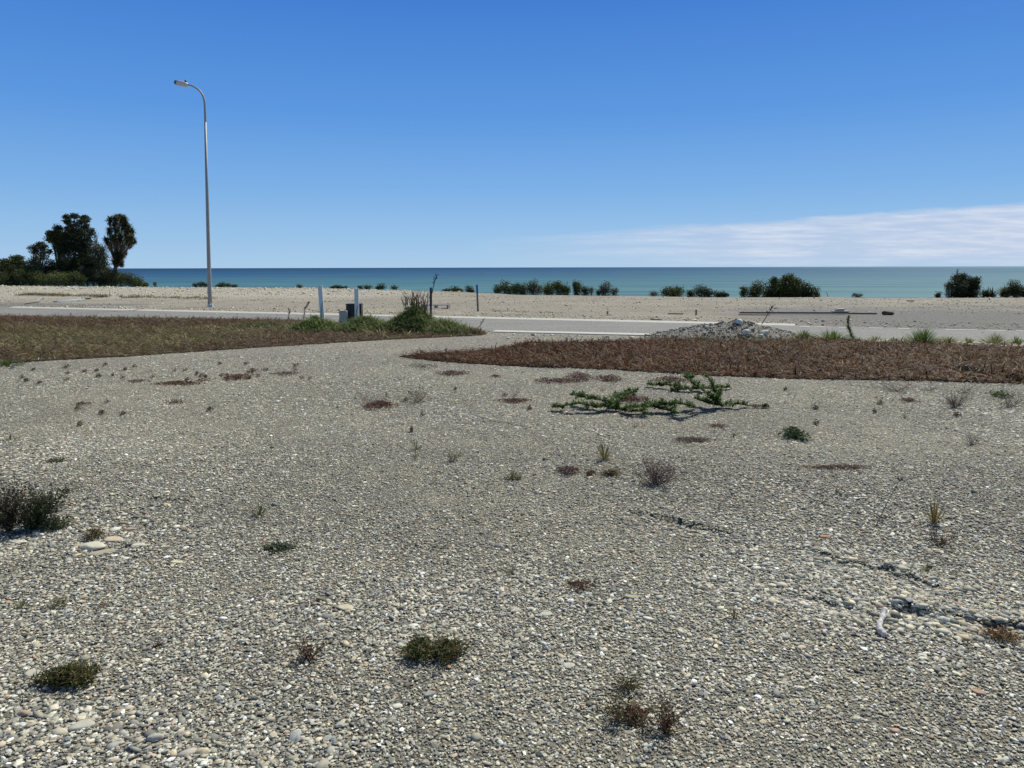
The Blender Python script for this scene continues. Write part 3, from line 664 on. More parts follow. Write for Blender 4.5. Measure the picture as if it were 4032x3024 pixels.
def prickly(branches, label, cols, name='prickly_weed', lsz=.035, thick=.004, dens=90, origin=None, cat='weed'):
    """branches: lists of (u, v, z) points; stems set with short needle leaves"""
    P0 = None; st = MB(); lf = MB()
    for br in branches:
        pts = []
        for (u, v, z) in br:
            p = at(u, v, z); pts.append(p)
        if P0 is None: P0 = Vector((pts[0].x, pts[0].y, 0))
        fine = []
        for i in range(len(pts)-1):
            m = max(2, int((pts[i+1]-pts[i]).length/.05))
            for j in range(m): fine.append(pts[i].lerp(pts[i+1], j/m)+Vector((random.gauss(0, .006), random.gauss(0, .01), random.gauss(0, .005))))
        fine.append(pts[-1]); n = len(fine)
        tube(st, fine, [thick*(1-.7*i/n) for i in range(n)], (.09, .07, .035), 4)
        L = sum((pts[i+1]-pts[i]).length for i in range(len(pts)-1)); m = int(L*dens*5.5)
        tt = rng.uniform(0, 1, m); A = np.array([tuple(f) for f in fine]); ii = tt*(n-1); i0 = np.minimum(ii.astype(int), n-2); f = (ii-i0)[:, None]
        base = A[i0]*(1-f)+A[i0+1]*f
        d = A[i0+1]-A[i0]; baz = np.arctan2(d[:, 1], d[:, 0])
        az = baz+rng.choice([-1, 1], m)*rng.uniform(.4, 1.5, m); taper = (1.1-.7*tt)*np.clip(tt*6+.4, 0, 1)
        blades(lf, base, az, rng.uniform(-.1, 1.2, m), lsz*1.1*taper*rng.uniform(.4, 1.7, m), np.full(m, .010), rng.uniform(0, .5, m), pal(cols, m))
        # side shoots
        for k in range(int(L*16)):
            i = random.randrange(1, n-1); d = (fine[i+1]-fine[i-1]).normalized(); sd_ = d.cross(Vector((0, 0, 1)))*random.choice((-1, 1))
            q = wiggle(fine[i], d*.6+sd_*random.uniform(.5, 1)+Vector((0, 0, random.uniform(0, .5))), random.uniform(.06, .14)*(1.1-.6*i/n), 3, .1)
            tube(st, q, thick*.4, (.09, .08, .035), 3, False)
            Q = np.array([tuple(x) for x in q]); m2 = 44; j = rng.integers(0, 4, m2)
            blades(lf, Q[j]+rng.normal(0, .008, (m2, 3)), rng.uniform(0, 6.28, m2), rng.uniform(-.1, 1.2, m2), lsz*1.2*rng.uniform(.5, 1.1, m2), np.full(m2, .013), rng.uniform(0, .5, m2), pal(cols, m2))
    t = thing(name, P0, label, cat); st.build('stem', M_twig, t); lf.build('foliage', M_leaf, t); return t

DG = [(.085, .15, .032), (.06, .11, .024), (.13, .20, .045), (.09, .13, .028)]
prickly([[(2448, 1612, .02), (2400, 1600, .05), (2330, 1596, .08), (2260, 1592, .10), (2177, 1604, .03)],
         [(2448, 1612, .03), (2400, 1585, .09), (2330, 1568, .12), (2245, 1556, .10)],
         [(2400, 1590, .06), (2440, 1560, .06), (2502, 1540, .03)],
         [(2448, 1612, .03), (2500, 1604, .07), (2600, 1592, .09), (2680, 1592, .09), (2737, 1603, .03)],
         [(2448, 1612, .03), (2500, 1620, .05), (2552, 1630, .02)], [(2540, 1600, .06), (2620, 1612, .04), (2674, 1628, .02)]],
        'dark green prickly weed sprawling low with arms to both sides on the gravel', DG, dens=130, lsz=.05, thick=.006)
prickly([[(2846, 1599, .02), (2800, 1560, .16), (2760, 1530, .28), (2720, 1500, .38), (2701, 1476, .42)],
         [(2830, 1585, .06), (2825, 1550, .18), (2800, 1510, .30), (2775, 1472, .40)],
         [(2846, 1599, .02), (2800, 1590, .06), (2733, 1568, .10)],
         [(2846, 1599, .02), (2900, 1590, .06), (2950, 1600, .03)]],
        'green prickly weed with tall arm slanting up left above a dark base', DG, dens=120, lsz=.05, thick=.006)
prickly([[(2950, 1598, .03), (2985, 1600, .03), (3022, 1608, .01)]], 'reddish trailing shoot right of the slanting prickly weed', [(.10, .07, .03), (.14, .08, .04), (.06, .07, .02)], dens=60, lsz=.03)
prickly([[(2880, 1525, .02), (2760, 1530, .05), (2650, 1520, .06), (2545, 1512, .04)], [(2760, 1530, .03), (2700, 1535, .04), (2640, 1536, .02)]],
        'low green prickly weed lying flat just under the brown strip', DG, dens=110, lsz=.045)
# upright prickly weed by the road
def upright(pts_px, y, label, cols, rad, dens=260, name='prickly_weed', cat='weed', lsz=.06):
    pts = [atY(u, v, y) for u, v in pts_px]; pts[0].z = min(pts[0].z, .0)
    st = MB(); lf = MB(); fine = []
    for i in range(len(pts)-1):
        for j in range(6): fine.append(pts[i].lerp(pts[i+1], j/6))
    fine.append(pts[-1]); n = len(fine); tube(st, fine, [.008*(1-.7*i/n) for i in range(n)], (.08, .07, .04), 4)
    A = np.array([tuple(f) for f in fine]); m = dens; tt = rng.uniform(.05, 1, m); i0 = np.minimum((tt*(n-1)).astype(int), n-2)
    base = A[i0]+(A[i0+1]-A[i0])*rng.uniform(0, 1, (m, 1))
    blades(lf, base, rng.uniform(0, 6.28, m), rng.uniform(-.1, 1.1, m), rad*(1.15-.6*tt)*rng.uniform(.7, 1.2, m), np.full(m, .011), rng.uniform(-.3, .4, m), pal(cols, m))
    t = thing(name, (pts[0].x, pts[0].y, 0), label, cat); st.build('stem', M_twig, t); lf.build('foliage', M_leaf, t); return t
upright([(3362, 1345), (3352, 1320), (3340, 1290), (3338, 1265), (3344, 1243)], 16.0, 'dark green prickly weed standing upright at the road edge right of the gravel heap', DG, .10, 420)
upright([(1190, 1245), (1200, 1218), (1213, 1198), (1218, 1189)], 19.2, 'grey green bottlebrush weed leaning right, left of the taller white post', [(.09, .11, .06), (.13, .14, .09), (.06, .08, .04)], .08, 240)

# ---- weeds in the gravel, one by one
T = tuft
T(985, 1060, 2028, 1962, 'yellow green grass tuft alone on the left middle gravel', OLIVE+GREEN, 34, .006, bend=.4)
T(1973, 2063, 1880, 1836, 'stiff spiky olive grass tuft spread like a fan near the centre', OLIVE, 46, .007, bend=.2)
T(2338, 2420, 1812, 1722, 'tall olive grass tuft with dark base, right of centre', OLIVE+STRAW[:1], 50, .006, bend=.3, dead=STRAW)
T(1610, 1672, 1776, 1728, 'small sparse green tuft up from the spiky fan tuft', GREEN+OLIVE, 16, .007, bend=.2)
T(1612, 1656, 1798, 1782, 'tiny brown tuft just below the sparse green tuft', STRAW, 22, .005)
T(3640, 3712, 2068, 1945, 'tall golden grass tuft leaning right on the right gravel', [(.30, .22, .08), (.20, .17, .06), (.12, .12, .04), (.26, .15, .07)], 38, .006, bend=.15)
T(45, 132, 2392, 2354, 'short green tuft with spreading blades near the left edge', OLIVE+GREEN, 20, .006, bend=.3)
T(1985, 2042, 2262, 2205, 'thin brown grass tuft in the centre of the gravel', [(.20, .15, .08), (.14, .12, .05), (.28, .22, .13)], 30, .003, bend=.2)
T(2868, 2918, 2437, 2367, 'fine olive brown tuft left of the driftwood stick', [(.17, .14, .06), (.22, .18, .09), (.14, .11, .06)], 36, .003, bend=.3)
T(3628, 3666, 2262, 2222, 'small yellow green tuft above the pebble ridge', [(.22, .22, .05), (.16, .17, .04)], 26, .004, bend=.4)
T(3282, 3304, 1946, 1912, 'small yellow tuft left of the long dark stalk', OLIVE, 12, .005)
T(3226, 3250, 1984, 1956, 'smaller yellow tuft lower left of its neighbour by the dark stalk', OLIVE, 12, .005)
T(1488, 1552, 1563, 1530, 'straw coloured tuft behind the dark red mat', STRAW+OLIVE, 18, .008, bend=.3)
T(2352, 2396, 1537, 1512, 'pale straw tuft above the sprawling prickly weed', STRAW, 26, .006)
T(2282, 2342, 1612, 1572, 'straw tuft growing through the sprawling prickly weed', STRAW, 34, .007)
T(2490, 2514, 1682, 1658, 'tiny pale green tuft below the sprawling prickly weed', OLIVE, 16, .006)
T(2876, 2902, 1722, 1688, 'slender green tuft below the slanting prickly weed', GREEN+OLIVE, 14, .006, bend=.2)
T(2080, 2120, 1444, 1420, 'pale green tuft on the lower edge of the right brown strip', OLIVE, 20, .008)
T(2380, 2440, 1428, 1405, 'green grass clump in the middle of the right brown strip', GREEN+OLIVE, 34, .010)
T(2742, 2786, 1452, 1425, 'dark green sprig in the brown strip above the slanting weed', GREEN, 26, .010)
T(2820, 2842, 1410, 1385, 'pale dry stalk standing in the right brown strip', STRAW, 5, .006, bend=.1)
T(800, 835, 2655, 2622, 'tiny green brown sprout in the lower left pebbles', OLIVE+STRAW, 14, .003)
T(2220, 2242, 2748, 2705, 'two dark upright stems in the lower middle pebbles', [(.05, .045, .03)], 4, .004, bend=.1)
T(1785, 1812, 1856, 1842, 'tiny green tuft left of the spiky fan tuft', GREEN+OLIVE, 16, .005)
T(3462, 3482, 1572, 1552, 'pale sprout on the right gravel below the brown strip', OLIVE, 10, .006)
T(3552, 3572, 1646, 1622, 'single green sprout right of the slanting weed', OLIVE, 8, .006, bend=.1)
T(0, 82, 1733, 1702, 'green strap leaved tuft cut by the left edge', GREEN+OLIVE, 14, .010, bend=.9)
# green tufts along the near kerb
kt = dict(name='grass_clump', cat='grass clump', bend=.5, core=.6, group='green grass clumps along the near kerb')
BG = [(.10, .17, .03), (.07, .13, .025), (.15, .22, .05), (.20, .22, .08)]
for (u0, u1, vb, vt, n, lb) in [(3120, 3210, 1336, 1296, 230, 'long bright green clump starting at the right end of the gravel heap'), (3205, 3345, 1340, 1306, 300, 'green clump touching the left of the upright prickly weed'),
        (3415, 3482, 1341, 1322, 110, 'low flat green clump right of the upright prickly weed'), (3500, 3540, 1345, 1326, 70, 'thin yellowish clump left of the biggest kerb clump'), (3542, 3580, 1345, 1328, 70, 'small clump close against the left of the biggest kerb clump'),
        (3578, 3682, 1352, 1283, 420, 'biggest and tallest dark green clump at the road edge'), (3684, 3780, 1354, 1326, 240, 'wide low green clump right of the biggest kerb clump'),
        (3792, 3834, 1353, 1324, 120, 'small round green clump second from the right by the kerb'), (3872, 3962, 1356, 1308, 240, 'tall spiky pale green clump near the right edge by the kerb'), (3978, 4030, 1357, 1320, 130, 'small green clump at the right edge by the kerb')]:
    T(u0, u1, vb, vt, lb, BG+(STRAW[:1] if '308' in str(vt) or vt > 1320 else []), n, .012, **kt)
T(3345, 3410, 1345, 1325, 'grey green low tuft just right of the upright prickly weed', [(.13, .14, .07), (.2, .18, .1)], 70, .010, **kt)
T(2690, 2840, 1343, 1318, 'thin dark grass at the foot of the gravel heap', [(.07, .10, .035), (.10, .13, .05)], 160, .010, core=.9, name='grass_clump', cat='grass clump')
T(2850, 3010, 1345, 1325, 'sparse grass below the white stones of the gravel heap', [(.08, .11, .035), (.13, .14, .06)], 130, .010, core=.9, name='grass_clump', cat='grass clump')
# dead twiggy weeds
W = twigweed
W(2498, 2668, 1908, 1815, 'round purplish brown dead bush right of centre', PURPLE, 60, forks=6, leafc=PURPLE+RUST[:1], nleaf=900, lsize=.012)
W(3705, 3812, 1605, 1546, 'compact purple grey dead bush just below the right brown strip', PURPLE, 46, forks=6, leafc=PURPLE, nleaf=600)
W(3785, 3868, 1752, 1700, 'faint pinkish dead bush near the right edge', [(.20, .14, .12), (.16, .11, .1)], 24, forks=4)
W(1600, 1692, 1582, 1518, 'olive brown twiggy weed behind the dark red mat', [(.17, .13, .06), (.13, .11, .05), (.22, .18, .1)], 30, leafc=OLIVE, nleaf=260, name='twiggy_weed', cat='weed')
W(1752, 1812, 1818, 1758, 'small grey green twiggy weed left of the spiky fan tuft', [(.10, .10, .06), (.13, .11, .07)], 18, leafc=OLIVE, nleaf=90, name='twiggy_weed', cat='weed')
W(1395, 1500, 1606, 1540, 'wispy red stems left of the dark red mat', [(.17, .10, .075), (.13, .08, .06)], 22)
W(3632, 3762, 2152, 2100, 'low brown twiggy weed below the golden tuft', [(.14, .09, .055), (.10, .07, .04)], 26, leafc=RUST, nleaf=180, name='twiggy_weed', cat='weed')
W(1160, 1262, 2606, 2532, 'reddish brown feathery weed in the lower left pebbles', RUST, 26, leafc=RUST+OLIVE[:1], nleaf=240, name='twiggy_weed', cat='weed', side=.2)
W(575, 645, 2552, 2515, 'small reddish weed above the left mat weed', RUST, 14)
W(1690, 2090, 1582, 1535, 'thin straggly grey weed beside the long grey mat near the centre', PURPLE, 8) if False else None
W(2000, 2052, 1570, 1522, 'small red twig tuft behind the grey mat near the centre', [(.15, .09, .07), (.11, .07, .06)], 12)
W(60, 112, 2768, 2700, 'single dark twig standing near the lower left corner', [(.07, .05, .035)], 5, forks=2)
W(3135, 3260, 1606, 1562, 'thin curved grey weed right of the slanting prickly weed', [(.13, .12, .08), (.10, .09, .06)], 9, leafc=OLIVE, nleaf=50, name='twiggy_weed', cat='weed', side=.3)
W(3620, 3700, 1540, 1512, 'small dark twigs between the two dead bushes under the right strip', PURPLE, 14)
W(3740, 3850, 1546, 1512, 'brown twigs behind the compact dead bush', PURPLE+OLIVE[:1], 18)
W(3450, 3606, 1544, 1498, 'wide rust coloured twig patch against the right brown strip', RUST+PURPLE, 34, forks=5)
W(3880, 4060, 1605, 1545, 'tangled brown and green weeds at the right edge under the strip', PURPLE+OLIVE[:2], 34, leafc=OLIVE+GREEN, nleaf=300, name='twiggy_weed', cat='weed')
W(2540, 2690, 2880, 2760, 'curling red brown sprawling weed low in the middle foreground', [(.11, .055, .03), (.07, .04, .025), (.15, .09, .05)], 30, leafc=RUST+OLIVE[:2], nleaf=420, name='sprawling_weed', cat='weed')
W(2345, 2560, 2835, 2745, 'leafy red green half of the sprawling weed, on its left', [(.11, .06, .03), (.09, .08, .03)], 26, leafc=OLIVE+RUST, nleaf=420, name='sprawling_weed', cat='weed')
W(2398, 2528, 2712, 2655, 'small olive weed above the sprawling red weed', [(.13, .11, .05), (.10, .07, .04)], 26, leafc=OLIVE, nleaf=260, name='twiggy_weed', cat='weed')
# left edge shrub, its low companion
W(-60, 130, 2098, 1905, 'dark purple green shrubby weed cut by the left edge', [(.06, .04, .03), (.09, .055, .045)], 46, leafc=[(.04, .06, .02), (.055, .045, .03), (.07, .04, .035)], nleaf=3200, lsize=.015, name='shrubby_weed', cat='weed', forks=6)
W(60, 208, 2090, 1925, 'dark green leaning shrubby weed with reddish tips beside the purple one', [(.06, .045, .03), (.08, .06, .04)], 44, leafc=[(.035, .06, .018), (.05, .08, .025), (.07, .055, .035)], nleaf=3600, lsize=.015, name='shrubby_weed', cat='weed', side=.35, forks=6)
mw = matweed
mw(150, 275, 2068, 2104, 'low grey green leafy weed right of the shrubby weeds', [(.055, .075, .035), (.08, .10, .05), (.04, .05, .02)], 900, .07, .016)
mw(338, 405, 2108, 2134, 'brown weed just behind the pale flat slab', [(.10, .08, .03), (.06, .05, .02), (.13, .09, .04)], 420, .06, .013)
mw(1030, 1165, 2145, 2182, 'dark green flat weed in the left middle pebbles', [(.05, .075, .03), (.08, .10, .05), (.03, .045, .02)], 460, .035, .016)
mw(155, 388, 2648, 2722, 'thick olive green mat weed in the lower left pebbles', [(.06, .07, .015), (.09, .10, .025), (.045, .045, .015), (.10, .075, .03)], 2400, .07, .014)
mw(1585, 1720, 2545, 2628, 'dark green left half of the big mat weed in the foreground', [(.045, .06, .015), (.07, .085, .022), (.10, .07, .03)], 1400, .07, .013)
mw(1690, 1832, 2545, 2625, 'olive right half of the big mat weed beside the cream stone', [(.055, .065, .015), (.085, .095, .025), (.12, .08, .035), (.04, .04, .015)], 1500, .07, .013)
mw(3078, 3172, 1704, 1738, 'dark green spiky rosette on the right gravel', [(.05, .085, .03), (.07, .11, .04), (.035, .05, .02)], 420, .10, .028, fringe=2.2)
mw(3172, 3420, 1836, 1852, 'long thin brown mat on the right gravel', [(.15, .10, .07), (.12, .08, .06), (.2, .15, .11)], 520, .012, .015)
mw(2425, 2552, 1568, 1588, 'dark red mat between the arms of the sprawling prickly weed', RUST+PURPLE[:1], 520, .05, .02)
mw(1438, 1558, 1586, 1612, 'dark red brown mat weed left of centre', RUST, 620, .05, .02)
mw(1965, 2088, 1572, 1588, 'dark grey brown flat mat near the centre', PURPLE+RUST[:1], 420, .025, .02)
mw(2100, 2300, 1495, 1513, 'long rusty mat under the right brown strip, left part', RUST+PURPLE, 620, .04, .022)
mw(2225, 2335, 1474, 1503, 'purple brown mat against the right brown strip, middle part', PURPLE+RUST[:1], 560, .07, .022)
mw(2345, 2450, 1482, 1510, 'red purple mat weed above the straw tuft', RUST+PURPLE, 480, .06, .022)
mw(2575, 2705, 1488, 1510, 'rusty mat tucked under the right brown strip by the flat prickly weed', RUST+PURPLE, 400, .05, .022)
mw(620, 790, 1505, 1520, 'rust red flat mat on the left far gravel', RUST, 420, .03, .024)
mw(760, 830, 1492, 1510, 'thin rust wisps at the right end of the red flat mat', RUST, 70, .04, .02)
mw(880, 985, 1478, 1502, 'rust red twiggy mat right of the other red mat', RUST+PURPLE[:1], 420, .05, .022)
mw(970, 1014, 1460, 1474, 'small rust wisp climbing right of the twiggy mat', RUST, 110, .05, .02)
mw(1070, 1180, 1466, 1482, 'faint brown mat right of the rust twiggy mat', PURPLE, 170, .03, .022)
mw(505, 582, 1498, 1509, 'thin brown streak left of the rust red mat', RUST+PURPLE, 110, .02, .02)
mw(295, 352, 1590, 1600, 'thin dark streak of weed on the left gravel', PURPLE+RUST, 90, .03, .02)
mw(648, 722, 1582, 1594, 'dark thin weed streak left of the red brown mat', PURPLE+RUST, 90, .03, .02)
mw(184, 262, 1814, 1826, 'faint olive streak on the left middle gravel', [(.12, .12, .06), (.09, .09, .05)], 130, .02, .016)
mw(1720, 1845, 1466, 1482, 'brown mat weed under the tip of the right brown strip', PURPLE+RUST, 420, .05, .022)
mw(1600, 1722, 1438, 1456, 'grey green wisps below the tip of the right brown strip', [(.12, .11, .07), (.10, .08, .06)], 180, .06, .022)
mw(1930, 1975, 1481, 1490, 'small dark weed spot under the right brown strip', PURPLE, 90, .03, .02)
mw(2650, 2806, 1728, 1748, 'brown flat mat below the sprawling prickly weed', [(.13, .09, .065), (.10, .075, .05), (.18, .13, .1)], 420, .02, .018)
mw(2790, 2862, 1674, 1688, 'faint brown mat under the slanting prickly weed', [(.16, .11, .08), (.2, .15, .11)], 150, .015, .018)
mw(2190, 2282, 1844, 1868, 'dark purple flat weed below the spiky fan tuft, right of it', PURPLE, 360, .04, .016)
mw(2305, 2345, 1860, 1872, 'small brown weed between the purple one and the olive one', RUST+OLIVE, 130, .03, .015)
mw(2366, 2446, 1860, 1882, 'olive brown flat weed left of the round dead bush', OLIVE+RUST, 300, .035, .016)
mw(2225, 2342, 2298, 2336, 'red brown flat weed in the middle pebbles', RUST, 330, .03, .012)
mw(2440, 2560, 2795, 2860, 'red leafy patch joining the two sprawling weeds', RUST+OLIVE[:1], 330, .05, .012)
mw(3540, 3616, 1574, 1588, 'faint rust mat left of the compact dead bush', RUST+PURPLE, 180, .03, .018)
mw(3912, 3966, 1552, 1570, 'fresh green weed among the brown ones at the right edge', GREEN, 260, .08, .022)
mw(3880, 4020, 2490, 2550, 'orange brown weed under the cobble row at the right edge', [(.18, .10, .035), (.13, .085, .035), (.2, .14, .07)], 620, .035, .012)
mw(390, 425, 2380, 2412, 'faint brown wisp in the left pebbles', [(.2, .14, .09), (.14, .10, .05)], 90, .04, .01)
mw(195, 270, 2378, 2395, 'small olive weed right of the spreading green tuft', [(.13, .12, .05), (.10, .09, .04)], 130, .03, .012)
# tiny weeds, nothing tells apart
for i in range(60):
    if i < 42: u = random.uniform(20, 1250); v = random.uniform(1428, 1500) + (0 if u > 400 else 14)
    else: u = random.choice([random.uniform(0, 900), random.uniform(1300, 2100), random.uniform(2900, 4000)]); v = random.uniform(1520, 1700)
    if v < 1432-(u*.07)+18: v += 40
    w = random.uniform(8, 26)
    mw(u, u+w, v, v+random.uniform(2, 5), 'tiny dark weed sprig in the far part of the near gravel', PURPLE+OLIVE[:2], random.randint(26, 70), .05, .018, 'weed_sprig', 'weed', 'tiny weed sprigs scattered on the gravel')
# long stalks
def stalk(pts, label, c, r=.004, head=0, y=None, name='dry_stalk', seeds=0):
    P = [at(*p) if y is None else atY(p[0], p[1], y) for p in pts]; mb = MB(); n = len(P)
    tube(mb, P, [r*(1-.6*i/n) for i in range(n)], c, 5)
    for i in range(seeds):
        f = random.uniform(.45, 1.0)*(n-1); k = min(int(f), n-2); q = P[k].lerp(P[k+1], f-k)
        e = q+Vector((random.uniform(-1, 1), random.uniform(-1, 1), random.uniform(.4, 1.4)))*.05
        tube(mb, [q, e, e+Vector((0, 0, .02))], [r*.3, r*.6, r*.2], c, 4)
    for i in range(head):
        q = P[-1]+Vector((random.gauss(0, .006), random.gauss(0, .006), random.gauss(0, .006))); tube(mb, [q, q+Vector((random.gauss(0, .01), random.gauss(0, .01), .01))], [.004, .002], c, 4)
    o = mb.build(name, M_twig, origin=tuple(P[0])); tag(o, label, 'dry stalk'); return o
stalk([(3441, 2083, .0), (3470, 2030, .05), (3500, 1965, .12), (3543, 1890, .20)], 'long thin dark stalk leaning right with a small seed head', (.06, .05, .035), .0035, 8)
stalk([(3075, 1902, .0), (3080, 1850, .05), (3090, 1790, .12), (3100, 1742, .16)], 'thin pale green stalk below the spiky rosette', (.13, .12, .07), .0025, 3)
stalk([(2600, 1905, .01), (2660, 1880, .03), (2712, 1848, .07)], 'thin twig reaching right from the round dead bush', (.11, .08, .06), .003)
stalk([(2330, 2300, .0), (2350, 2270, .03), (2372, 2225, .06)], 'thin dark twig rising right of the red brown flat weed', (.07, .05, .04), .002)
stalk([(2650, 2850, .0), (2700, 2800, .03), (2745, 2760, .05)], 'thin twig reaching right from the sprawling red weed', (.06, .04, .03), .002)
stalk([(1701, 1156), (1706, 1130), (1713, 1105), (1722, 1081)], 'tall dark flax flower stalk rising above the horizon of pebbles behind the dark stake', (.05, .05, .045), .012, 0, 19.5, 'flax_stalk', 20)
stalk([(2999, 1278), (3015, 1250), (3030, 1228), (3044, 1207)], 'leaning dry seed stalk on the right shoulder of the gravel heap', (.09, .065, .045), .010, 0, 17.0, 'dry_stalk', 22)
stalk([(1873, 1300), (1888, 1285), (1906, 1256)], 'dark bare stalk leaning right at the right end of the green heap', (.06, .045, .035), .010, 0, 18.3, 'dry_stalk', 8)
stalk([(1134, 1262), (1137, 1240), (1139, 1222)], 'short dark stalk left of the bottlebrush weed', (.06, .05, .035), .010, 0, 19.4, 'dry_stalk', 14)

# ---- driftwood and single stones
mb = MB(); dw = [at(3486, 2396, .05), at(3476, 2425, .035), at(3462, 2460, .03), at(3464, 2478, .03), at(3476, 2493, .025), at(3490, 2504, .018)]
fine = []
for i in range(len(dw)-1):
    for j in range(4): fine.append(dw[i].lerp(dw[i+1], j/4))
fine.append(dw[-1]); n = len(fine)
tube(mb, fine, [.010+.003*math.sin(i*1.9)+.005*(i/n) for i in range(n)], (.42, .41, .40), 9)
M_drift = simple('weathered_driftwood', (.50, .48, .45), .8, 0, 40, .6, .6)
tag(mb.build('driftwood', M_drift, smooth=True, origin=tuple(dw[0])), 'curved silver grey driftwood stick lying on the pebbles', 'driftwood')
def rock(u, v, wpx, hpx, c, label, y=None, z=None, flat=.5, name='stone', seed=0, dep=.7, group=None, slab=False):
    P = at(u, v) if y is None else atY(u, v, y)
    if y is None: P.z = Hs(P.x, P.y) if P.y < 11.5 else 0
    s = P.y/F*1.03; r = wpx*s/2; hz = max(hpx*s, .012)*.55
    bm = bmesh.new(); bmesh.ops.create_icosphere(bm, subdivisions=3, radius=1); rr = random.Random(seed+int(u))
    pl = [Vector((rr.gauss(0, 1), rr.gauss(0, 1), rr.gauss(0, .7))).normalized() for _ in range(9)]; cut = [rr.uniform(.62, .88) for _ in pl]
    for w in bm.verts:
        for p_, c_ in zip(pl, cut):
            dd = w.co.dot(p_)
            if dd > c_: w.co -= p_*(dd-c_)*.9
        if slab: w.co.z = max(min(w.co.z, .55+.25*w.co.x*w.co.x), -.6)
        w.co = Vector((w.co.x*r*1.12, w.co.y*r*dep*1.12, w.co.z*hz*1.2))
    bmesh.ops.triangulate(bm, faces=bm.faces); bm.verts.index_update(); A = rr.uniform(-.5, .5)
    V = [(P.x+q.co.x*math.cos(A)-q.co.y*math.sin(A), P.y+q.co.x*math.sin(A)+q.co.y*math.cos(A), P.z+hz*.45+q.co.z) for q in bm.verts]; Tt = [[q.index for q in f.verts] for f in bm.faces]
    c = (c[0]*1.06, c[1]*1.03, c[2]*.9); m_ = MB(); m_.add(V, Tt, c); bm.free(); o = m_.build(name, M_stone, smooth=True, origin=tuple(P)); tag(o, label, 'stone', group); return o
rock(362, 2158, 118, 30, (.52, .51, .45), 'large pale flat slab with a pointed right end, near the left edge', dep=.55, slab=True)
rock(446, 2128, 72, 18, (.50, .43, .35), 'pinkish flat stone right of the brown weed by the slab', slab=True)
rock(400, 2175, 110, 10, (.34, .31, .26), 'long brownish flat stone just below the pale slab', dep=.4, slab=True)
rock(150, 2112, 66, 10, (.66, .66, .60), 'thin white flat stone below the leafy weed', dep=.4, slab=True)
rock(70, 2140, 90, 9, (.55, .55, .50), 'thin pale stone at the left edge under the shrubby weeds', dep=.4, slab=True)
rock(545, 2152, 60, 16, (.50, .49, .43), 'pale flat stone well right of the slab', slab=True)
rock(695, 2216, 46, 14, (.55, .54, .40), 'cream flat stone in the left pebbles', slab=True)
rock(2982, 2242, 34, 13, (.78, .76, .66), 'white rounded stone on the right pebbles', flat=.6)
rock(3148, 2275, 36, 17, (.42, .41, .34), 'greenish grey cobble right of the white rounded stone')
rock(3243, 2118, 34, 14, (.40, .22, .15), 'rust red angular stone above the pebble ridge')
rock(3360, 2292, 26, 14, (.30, .31, .30), 'dark grey round cobble under the pebble ridge')
rock(3375, 2232, 40, 16, (.36, .36, .29), 'olive grey cobble under the overhanging ridge edge')
rock(3490, 2244, 28, 15, (.27, .26, .24), 'dark cobble at the right end of the first ridge')
rock(3672, 2300, 40, 14, (.38, .38, .36), 'grey oval cobble alone right of the first ridge')
rock(3360, 2487, 34, 14, (.62, .58, .52), 'pale mottled stone left of the driftwood stick')
rock(3850, 2455, 32, 14, (.45, .45, .42), 'pale oval cobble in the cobble row at the right')
rock(3895, 2462, 26, 15, (.24, .21, .19), 'brown round cobble next to the pale oval one in the row')
rock(3960, 2452, 36, 24, (.33, .33, .32), 'largest grey cobble of the row at the right edge')
rock(4000, 2495, 38, 17, (.42, .37, .30), 'tan cobble just under the cobble row at the right edge')
rock(3712, 2418, 30, 18, (.40, .40, .39), 'rounded grey cobble at the left start of the cobble row')
rock(1768, 2528, 44, 15, (.60, .59, .50), 'cream flat stone above the big mat weed', slab=True)
rock(1628, 2466, 42, 12, (.60, .62, .60), 'white angular stone above left of the big mat weed')
rock(1690, 2740, 54, 20, (.27, .28, .29), 'blue grey flat stone below the big mat weed', slab=True)
rock(1562, 2782, 46, 13, (.62, .61, .56), 'bright pointed stone left of the blue grey flat one')
rock(1358, 2398, 70, 16, (.47, .43, .34), 'tan flat stone in the lower middle left', slab=True)
rock(130, 2655, 78, 18, (.42, .42, .38), 'grey flat stone left of the thick olive mat', slab=True)
rock(92, 2818, 48, 22, (.36, .27, .22), 'reddish square stone near the lower left corner')
rock(322, 2866, 92, 24, (.42, .42, .38), 'large flat greenish grey stone in the coarse lower left band', slab=True)
rock(612, 2918, 62, 28, (.38, .38, .36), 'rounded grey stone in the coarse lower left band')
rock(432, 2874, 38, 20, (.44, .39, .31), 'tan rounded stone in the coarse lower left band')
rock(2150, 2420, 58, 10, (.42, .43, .42), 'grey thin flat stone in the middle pebbles', slab=True)
rock(2490, 2362, 70, 14, (.36, .33, .25), 'olive brown flat stone right of the red brown weed', dep=.5, slab=True)
rock(2238, 2618, 56, 14, (.44, .44, .42), 'pale grey flat stone above the two dark stems', slab=True)
rock(2535, 2588, 34, 14, (.62, .61, .57), 'small white stone above the olive weed')
rock(3850, 2735, 52, 18, (.34, .24, .18), 'red brown oval stone in the lower right pebbles', slab=True)
rock(3525, 2888, 38, 13, (.45, .31, .27), 'pink flat stone in the lower right pebbles', slab=True)

